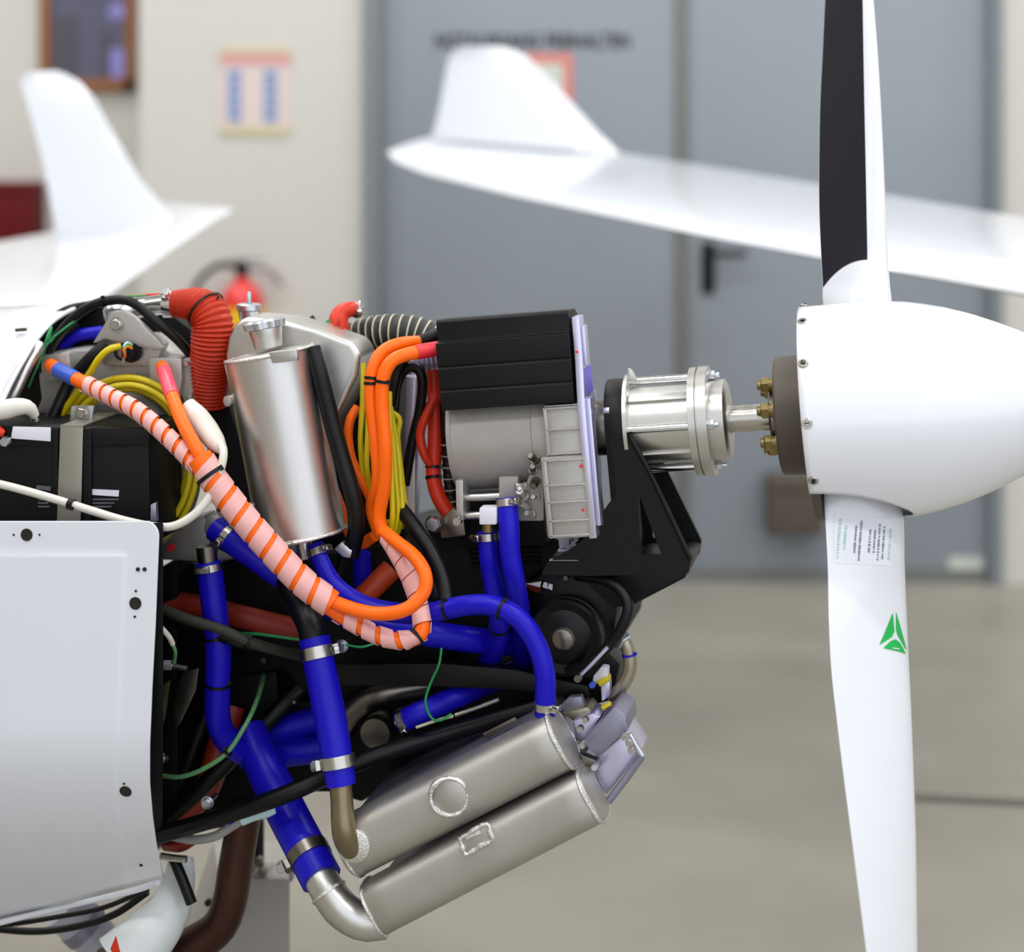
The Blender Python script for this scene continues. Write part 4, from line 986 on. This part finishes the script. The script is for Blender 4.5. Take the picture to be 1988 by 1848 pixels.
hose('short red hose stub under the lower black mount tube', [(322, 1640, .02), (350, 1642, .0), (372, 1630, .0)], 12, (), (), 'red_dull', 'oil_hose')

# ================================================================== HIGH VOLTAGE CABLES
def cable(label, pts, r, m='orange_cable', ties=(), name='power_cable', sleeves=(), wraps=(), cat='cable'):
    t = T(name, label, cat); g, P, k = tubepx(pts, r, 16, .004); b = t.part('cable_core', g, m); rm = r * k
    for (xa, ya, xb, yb_, sm) in sleeves:
        i0, i1 = sorted((near(P, xa, ya), near(P, xb, yb_))); t.part('heat_shrink', G().tube(P[i0:i1 + 1], rm * 1.1, 16), sm)
    for (xa, ya, xb, yb_, pitch, rr) in wraps:
        i0, i1 = sorted((near(P, xa, ya), near(P, xb, yb_))); t.part('spiral_wrap', wrap(P, rr * k, i0, i1, pitch * k, .93 if pitch == 34 else .72), 'pink_wrap', label='pale pink spiral wrap')
    for c in ties: i = near(P, c[0], c[1]); tie(t, P[i], tang(P, i), (c[2] * k if len(c) > 2 else rm))
    t.done(); return P
cable('orange cable in pink spiral wrap sweeping from generator port to lower loop', [(98, 709, -.06), (112, 718, -.08), (160, 742, -.12), (215, 770, -.16), (270, 800, -.19), (330, 852, -.215), (390, 915, -.225), (440, 975, -.225), (500, 1045, -.22), (560, 1110, -.215), (620, 1165, -.21), (680, 1205, -.2), (740, 1236, -.195), (790, 1243, -.19), (818, 1226, -.18), (815, 1180, -.16), (795, 1120, -.15), (772, 1075, -.14), (748, 1036, -.12)], 14.5,
      sleeves=[(112, 718, 146, 736, 'blue_sleeve')], wraps=[(164, 744, 385, 908, 31, 16.8), (652, 1188, 819, 1224, 40, 17), (819, 1222, 752, 1046, 34, 17)], ties=[(812, 1235, 18)])
cable('orange cable with red end sleeve joining the pink wrapped cable', [(315, 712, -.06), (320, 726, -.1), (332, 762, -.15), (352, 815, -.2), (380, 868, -.23), (400, 905, -.238), (440, 962, -.239), (500, 1034, -.234), (560, 1099, -.227), (620, 1152, -.22), (670, 1177, -.218), (730, 1191, -.218), (785, 1184, -.22), (820, 1154, -.21), (826, 1118, -.2), (806, 1082, -.18), (770, 1052, -.15), (745, 1032, -.12)], 13.5,
      sleeves=[(318, 722, 336, 768, 'pinkred_sleeve')])
t = T('spiral_binding', 'wide pink spiral binding round both orange cables in mid span', 'wrap')
Pb = pth([(386, 888, -.236), (420, 938, -.237), (470, 1002, -.234), (530, 1070, -.228), (590, 1132, -.222), (644, 1172, -.216)], .004)
t.part('spiral_wrap', wrap(Pb, 27 * sc(500, -.23), 0, len(Pb) - 1, 41 * sc(500, -.23), .73, .0013, 18), 'pink_wrap')
t.part('inner_sleeve', G().tube(Pb, 26 * sc(500, -.23), 20), 'orange_cable')
i = near(Pb, 408, 922); tie(t, Pb[i], tang(Pb, i), 29 * sc(500, -.23), .006); t.done()
cable('orange motor cable with bright red sleeve at the black cover', [(866, 674, -.07), (830, 680, -.08), (790, 688, -.1), (760, 702, -.115), (744, 735, -.12), (742, 790, -.12), (748, 870, -.12), (746, 940, -.11), (736, 1000, -.1), (742, 1036, -.1)], 13.5, sleeves=[(864, 674, 808, 683, 'red_sleeve')], ties=[(742, 742)])
cable('orange motor cable arching over the one with red sleeve', [(870, 660, .0), (818, 664, -.04), (775, 668, -.07), (742, 684, -.09), (724, 720, -.105), (721, 780, -.11), (730, 860, -.11), (734, 930, -.1), (722, 985, -.08), (735, 1030, -.08)], 13, ties=[(722, 735), (721, 745)])
cable('thin orange cable bowed out left of the yellow strands', [(694, 790, -.05), (680, 815, -.06), (676, 850, -.06), (684, 895, -.06), (706, 940, -.06), (726, 985, -.05)], 9)
cable('orange cable peeking out behind the black hose beside the tank', [(640, 930, -.02), (660, 985, -.02), (676, 1030, -.02), (700, 1055, -.02), (728, 1040, -.04)], 11)
random.seed(9)
yl = [('left outer', [(706, 705, -.06), (704, 780, -.07), (700, 860, -.07), (706, 925, -.06), (716, 960, -.05)]),
      ('left inner', [(716, 760, -.06), (714, 840, -.075), (712, 900, -.075), (718, 950, -.06)]),
      ('first right', [(752, 770, -.06), (762, 850, -.07), (768, 930, -.075), (772, 990, -.075), (764, 1036, -.07), (752, 1010, -.06)]),
      ('second right', [(758, 790, -.05), (770, 860, -.06), (778, 940, -.065), (781, 1000, -.07), (772, 1034, -.06)]),
      ('third right', [(756, 760, -.07), (757, 850, -.085), (760, 930, -.09), (762, 1000, -.09), (757, 1042, -.08)]),
      ('short right', [(760, 800, -.04), (776, 815, -.05), (772, 850, -.05), (780, 930, -.055), (786, 990, -.055), (778, 1025, -.05)])]
for nm, pts in yl: solo('yellow_cable', 'thin yellow cable, %s strand of the bundle beside the orange cables' % nm, 'cable', tubepx(pts, 5.6, 12, .006)[0], 'yellow_cable')
# yellow coil round the generator
for j, (dr, dd, nm) in enumerate(((0, 0, 'outer'), (-13, -.012, 'middle'), (-20, .008, 'inner'))):
    pts = []
    for q in range(0, 361, 12):
        an = R_(q + 100); pts.append(((246 + (137 + dr) * math.cos(an)), 900 - (167 + dr * 1.1) * math.sin(an), -.055 + dd + .004 * math.sin(3 * an + j)))
    solo('yellow_cable', 'yellow cable coil loop round the generator drum, %s turn' % nm, 'cable', tubepx(pts, 6.5, 12, .008)[0], 'yellow_cable', )
cable('yellow lead running from the round plug down to the coil', [(234, 672, -.07), (212, 678, -.08), (192, 696, -.08), (176, 722, -.075), (150, 760, -.07), (120, 805, -.065), (106, 840, -.06)], 6.5, 'yellow_cable', name='signal_lead')

# ================================================================== BLACK HOSES, WIRES, WHITE LEADS
cable('thick black hose running down the right side of the coolant tank', [(606, 676, -.1), (622, 730, -.11), (642, 810, -.11), (664, 890, -.11), (684, 960, -.11), (692, 1020, -.1), (682, 1075, -.08)], 17, 'rubber', name='black_hose', cat='hose')
cable('black cable leaving the motor cover and dropping behind orange cables', [(872, 640, -.03), (835, 655, -.04), (800, 676, -.04), (776, 705, -.03), (764, 745, -.03), (758, 790, -.02)], 13, 'rubber', name='black_cable')
cable('black cable bent into an upside-down hook left of the motor', [(766, 800, .0), (772, 745, -.01), (788, 716, -.02), (808, 714, -.02), (820, 736, -.02), (816, 790, -.01), (800, 860, .0), (786, 940, .01)], 10, 'rubber', name='black_cable')
cable('glossy black hose curving down to the blue hose tie', [(776, 985, -.06), (806, 1024, -.08), (838, 1072, -.1), (860, 1126, -.12), (868, 1180, -.14)], 15, 'rubber', name='black_hose', cat='hose')
cable('second black hose behind the glossy one, further left', [(770, 1010, -.03), (800, 1060, -.05), (826, 1110, -.06), (848, 1160, -.06)], 12, 'rubber', name='black_hose', cat='hose')
cable('black cable arched over the top of the generator bracket', [(80, 720, -.02), (104, 664, -.03), (140, 620, -.04), (180, 592, -.045), (228, 582, -.05), (262, 590, -.05), (300, 622, -.045), (340, 655, -.03), (372, 690, -.01)], 9.5, 'rubber', name='black_cable', ties=[(200, 586)])
cable('thick black cable crossing the generator casting to the battery', [(206, 668, -.05), (186, 686, -.06), (160, 712, -.06), (132, 748, -.06), (112, 790, -.07), (92, 830, -.08)], 12.5, 'rubber', name='black_cable')
cable('olive braided cable slanting across the hanging blue hose', [(306, 1178, -.12), (360, 1200, -.135), (430, 1222, -.14), (490, 1248, -.13), (560, 1268, -.06), (620, 1280, .08)], 10, 'olive_sleeve', name='braided_cable', ties=[(480, 1243, 12)])
cable('thin black cable beneath the olive braided one', [(306, 1202, -.08), (380, 1224, -.1), (450, 1246, -.12), (520, 1262, -.1)], 7, 'rubber', name='black_cable')
cable('silver frame tube following the fuselage rim', [(14, 792, -.13), (34, 750, -.12), (54, 708, -.1), (78, 668, -.07)], 12, 'aluminium', name='frame_tube', cat='tube')
cable('slim green wire climbing along the white fuselage rim', [(56, 752, -.06), (72, 712, -.07), (92, 668, -.06), (130, 634, -.05), (180, 600, -.03), (230, 578, 0), (284, 573, .02)], 2, 'green_wire', name='green_wire', cat='wire')
cable('short kinked green wire near the frame tube end', [(84, 690, -.06), (90, 660, -.075), (100, 636, -.06), (96, 664, -.06), (108, 650, -.05)], 2.5, 'green_wire', name='green_wire', cat='wire')
cable('thin red wire beside the polished intake pipe', [(226, 580, .0), (262, 574, .02), (316, 571, .02)], 2.6, 'red_hose', name='red_wire', cat='wire')
cable('dull green wire curving from the cowling edge up to the strut', [(316, 1506, -.08), (350, 1508, -.1), (392, 1494, -.11), (440, 1462, -.11), (474, 1412, -.1), (494, 1372, -.07), (506, 1336, -.0), (512, 1310, .09)], 4.6, 'green_dull', name='green_wire', cat='wire', ties=[(442, 1460, 8)])
cable('bright green wire passing behind the thick blue sleeve', [(468, 1230, -.04), (500, 1231, -.06), (546, 1237, -.07), (592, 1242, -.06)], 3, 'green_wire', name='green_wire', cat='wire')
cable('slim green wire hanging in front of the engine rail', [(857, 1258, -.06), (852, 1290, -.07), (836, 1326, -.07), (826, 1362, -.07), (838, 1394, -.07), (856, 1398, -.07), (876, 1386, -.06)], 2.6, 'green_wire', name='green_wire', cat='wire')
cable('thin green wire below the pink wrapped loop', [(672, 1252, -.12), (700, 1256, -.14), (726, 1250, -.14)], 2.2, 'green_wire', name='green_wire', cat='wire')
t = T('white_lead', 'white cable end with green tail poking out from the cowling', 'wire')
t.part('white_end', tubepx([(296, 1206, -.2), (312, 1218, -.2), (328, 1236, -.19), (335, 1250, -.18)], 5.5, 10)[0], 'white_plastic'); t.part('green_tail', tubepx([(334, 1248, -.18), (340, 1266, -.17), (338, 1286, -.15)], 4, 10)[0], 'green_dull'); t.done()
t = T('battery_lead', 'white battery lead with white boot swinging under the battery strap', 'cable')
g, P, k_ = tubepx([(428, 862, -.21), (434, 880, -.23), (428, 912, -.24), (410, 958, -.25), (380, 996, -.26), (340, 1020, -.265), (300, 1022, -.265), (240, 1010, -.26), (180, 992, -.255), (110, 970, -.25), (40, 950, -.245), (-40, 930, -.24)], 8.2, 14)
t.part('lead', g, 'white_plastic'); t.part('boot', tubepx([(366, 786, -.16), (380, 804, -.17), (400, 832, -.18), (420, 860, -.2), (434, 876, -.215)], [15, 22, 23, 20, 9], 18)[0], 'white_plastic')
i = near(P, 137, 980); tie(t, P[i], tang(P, i), 9 * k_, .009); t.done()
solo('terminal_boot', 'white rubber terminal boot at the left edge above the battery', 'boot', tubepx([(-40, 808, -.2), (0, 798, -.2), (32, 790, -.19), (56, 792, -.18), (68, 808, -.17)], [14, 17, 19, 16, 9], 18)[0], 'white_plastic')
solo('red_terminal', 'small red terminal cover at the left end of the battery', 'cover', tubepx([(-14, 836, -.21), (-4, 838, -.212), (8, 842, -.21)], [9, 12, 7], 14)[0], 'red_hose')
solo('terminal_nut', 'small pale nut by the red battery terminal', 'nut', disc(14, 856, -.21, .008, .012, 6), 'zinc')

# ================================================================== LOWER LEFT: exhaust, ducts, stand
solo('exhaust_pipe', 'brown heat-stained exhaust pipe bending left under the engine', 'pipe', tubepx([(478, 1560, .0), (468, 1620, .0), (456, 1690, .0), (446, 1750, .0), (424, 1800, .0), (370, 1836, .0), (290, 1862, .0), (200, 1880, 0)], [32, 33, 34, 34, 36, 37, 38, 38], 24)[0], 'exhaust_brown')
solo('cooling_scoop', 'white curved air scoop hanging below the cowling corner', 'scoop', tubepx([(352, 1664, -.02), (346, 1720, -.04), (324, 1772, -.06), (286, 1820, -.08), (240, 1870, -.1)], [24, 34, 46, 56, 66], 28)[0], 'duct_white')
solo('red_flag', 'small red marker at the bottom beside the white scoop', 'marker', ppx([(214, 1842), (224, 1818), (232, 1850), (222, 1860)], -.19, .004, .0006), 'red_hose')
t = T('support_strut', 'short black rod with silver bolt under the cowling corner', 'strut')
t.part('rod', tubepx([(338, 1668, -.08), (356, 1712, -.09), (372, 1754, -.1)], 11, 14)[0], 'rubber'); t.part('pivot_bolt', tubepx([(312, 1662, -.1), (340, 1666, -.1), (362, 1668, -.1)], 7, 12)[0], 'steel'); t.done()
for lb, p in (('silver stud bolt beside the cowling edge below the white lead', [(308, 1290, -.12), (326, 1291, -.12), (364, 1298, -.12)]), ('small steel bolt end low on the firewall edge', [(304, 1470, -.1), (312, 1471, -.1), (326, 1473, -.1)])):
    t = T('stud_bolt', lb, 'bolt'); t.part('shank', tubepx(p, 5.5, 12)[0], 'steel'); t.part('nut', G().lathe(at(*p[1]), XV, [(-.006, .0085), (.006, .0085)], 6), 'zinc'); t.done()
solo('gusset_plate', 'grey brown gusset plate between the firewall and hanging blue hose', 'plate', ppx([(352, 1306), (386, 1296), (380, 1340), (352, 1400), (340, 1420), (336, 1380)], -.04, .01, .002), 'steel_dark')
solo('edge_plate', 'narrow dull metal plate along the firewall low edge', 'plate', ppx([(314, 1330), (330, 1320), (318, 1400), (308, 1420)], -.05, .01, .002), 'olive_pipe')
t = T('wire_splice', 'pale blue splice connector on the wire under the mount tube', 'connector')
t.part('splice', tubepx([(470, 1592, -.1), (490, 1585, -.1), (512, 1578, -.1), (536, 1570, -.1)], [11, 9.5, 11, 10], 14)[0], 'pale_connector'); t.part('collar', tubepx([(448, 1598, -.1), (460, 1595, -.1), (472, 1591, -.1)], 8, 12)[0], 'blue_silicone'); t.done()
cable('grey wire bundle sagging under the black mount tube', [(330, 1622, -.08), (372, 1630, -.09), (415, 1624, -.1), (450, 1604, -.1), (472, 1590, -.1)], 9, 'grey_wire', name='wire_bundle')
cable('upper black cable drooping along the cowling lower lip', [(288, 1726, -.08), (200, 1762, -.08), (110, 1780, -.07), (20, 1794, -.06), (-60, 1800, -.05)], 5, 'rubber', name='black_cable')
cable('lower black cable drooping furthest beneath the cowling', [(286, 1732, -.06), (220, 1776, -.06), (140, 1800, -.05), (60, 1808, -.04), (-40, 1800, -.04)], 7, 'rubber', name='black_cable')
t = T('gear_leg', 'grey lilac landing gear leg at the lower left corner', 'landing gear')
t.part('leg', tubepx([(120, 1760, .1), (170, 1806, .12), (230, 1868, .14), (300, 1940, .16)], [44, 42, 40, 40], 24)[0], 'fairing_lilac'); t.part('collar', (lambda P: G().ring(P[4], tang(P, 4), .034, .040, .02))(pth([(120, 1760, .1), (170, 1806, .12), (230, 1868, .14), (300, 1940, .16)], .012)), 'lilac_plate'); t.done()
t = T('support_stand', 'grey metal support stand with dark top under the engine', 'stand')
fz = lambda p: Vector((p.x, p.y, 0))
pp = [at(424, 1690, .32), at(563, 1708, .32)]
g = G(); k_ = sc(500, .32)
top = [at(424, 1706, .3), at(563, 1706, .3)]
bl, brr = fz(at(330, 1706, .3)), fz(at(563, 1706, .3))
g.add([bl, brr, top[1], top[0]] + [p + Vector((-.035, .2, 0)) for p in (bl, brr, top[1], top[0])], [(0, 1, 2, 3), (7, 6, 5, 4), (0, 3, 7, 4), (1, 5, 6, 2), (3, 2, 6, 7), (0, 4, 5, 1)]); g.bevel(.003, 2)
t.part('pedestal', g, 'stand_grey')
t.part('top_socket', G().lathe(at(532, 1707, .36) + ZV * .001, ZV, [(0, .034), (.006, .036), (.006, .028), (-.01, .026), (-.01, .001)], 28), 'print_dark')
t.part('jack_post', tubepx([(500, 1590, .34), (500, 1640, .34), (500, 1712, .34)], 13, 14)[0], 'satin_black')
for x, y in ((505, 1668, ), (512, 1690), (490, 1680)): t.part('post_bolt', disc(x, y, .31, .008, .014, 8), 'steel_dark')
t.part('side_knob', disc(406, 1750, .25, .006, .01, 12), 'rubber'); t.part('top_plate', ppx([(470, 1690), (516, 1690), (520, 1710), (470, 1710)], .31, .05, .002), 'stand_grey')
t.done()

# small fittings around the engine
t = T('hose_fitting', 'cast metal hose fitting at the upper end of left blue hose', 'fitting')
t.part('body', ppx([(398, 1004), (418, 998), (436, 1020), (430, 1045), (404, 1050), (394, 1030)], -.05, .04, .006), 'cast_grey'); t.part('stub', tubepx([(400, 1060, -.1), (402, 1078, -.1), (404, 1096, -.1)], 20, 16)[0], 'steel_dark'); t.done()
t = T('drain_cock', 'small crumpled metal drain fitting under the coolant tank', 'fitting')
t.part('body', ppx([(648, 1066), (662, 1052), (684, 1068), (680, 1084), (664, 1082)], -.1, .02, .003), 'zinc'); t.part('tail', tubepx([(664, 1078, -.09), (660, 1100, -.08), (652, 1130, -.07)], 9, 12)[0], 'rubber'); t.done()
solo('support_pipe', 'pale grey upright pipe seen between yellow cables and red hose', 'pipe', tubepx([(806, 730, .08), (802, 830, .08), (797, 930, .08), (792, 1040, .08)], [19, 19, 19, 19], 20)[0], 'lilac_alu')
solo('white_strip', 'narrow white upright strip beside the pale grey pipe', 'strip', ppx([(794, 905), (803, 880), (803, 1010), (790, 985)], .05, .01, .001), 'white_plastic')
t = T('clip_nut', 'pale hexagonal nut below the red hose end', 'nut'); t.part('nut', disc(843, 1016, -.04, .0115, .012, 6), 'zinc'); t.part('washer', disc(843, 1016, -.03, .014, .004, 20), 'steel_dark'); t.done()
solo('corner_plate', 'grey plate under the motor left corner', 'plate', ppx([(852, 1012), (880, 985), (900, 1010), (904, 1040), (856, 1046)], -.03, .03, .003), 'steel_dark')
for lb, x, y in (('small round steel bolt below the pink wrap loop', 664, 1254), ('small steel bolt left of the lower sleeve band', 615, 1488), ('small bolt end left of the lower blue sleeve clamp', 548, 1682), ('small steel bolt on the black block low left', 403, 1558)):
    t = T('steel_bolt', lb, 'bolt'); c_ = at(x, y, -.09); t.part('head', bolt(c_, U, .008, .008, False, .0105), 'zinc'); t.part('shank', G().lathe(c_, -U, [(0, .004), (.04, .004)], 10), 'steel'); t.done()
t = T('ribbed_strap', 'white ribbed strap slanting below the motor front end', 'strap')
t.part('panel', ppx([(1082, 1026), (1108, 1022), (1104, 1060), (1086, 1066)], .0, .01, .001), 'label_white')
for i in range(7): t.part('strap_rib', ppx([(1096 + i * 6, 1066 - i * 7), (1112 + i * 5, 1060 - i * 7), (1113 + i * 5, 1064 - i * 7), (1097 + i * 6, 1070 - i * 7)], -.02, .006, 0), 'label_white')
t.part('ledge', ppx(rectp(1082, 1068, 1140, 1072), -.02, .05, .001), 'lilac_alu'); t.part('ledge', ppx(rectp(1066, 1086, 1134, 1090), -.075, .01, .001), 'lilac_alu'); t.done()
t = T('throttle_lever', 'small black lever standing above the rear tank chamber', 'lever')
t.part('arm', tubepx([(588, 640, .08), (600, 624, .07), (610, 616, .07)], [4, 5, 6], 10)[0], 'rubber'); t.part('pivot', disc(584, 636, .06, .009, .012, 14), 'zinc'); t.part('base', ppx([(556, 632), (640, 636), (650, 664), (560, 650)], .08, .05, .004), 'engine_black'); t.done()
solo('green_plug', 'small green connector next to the red breather hose', 'connector', ppx([(628, 626), (640, 618), (644, 634), (632, 640)], .05, .02, .002), 'green_wire')
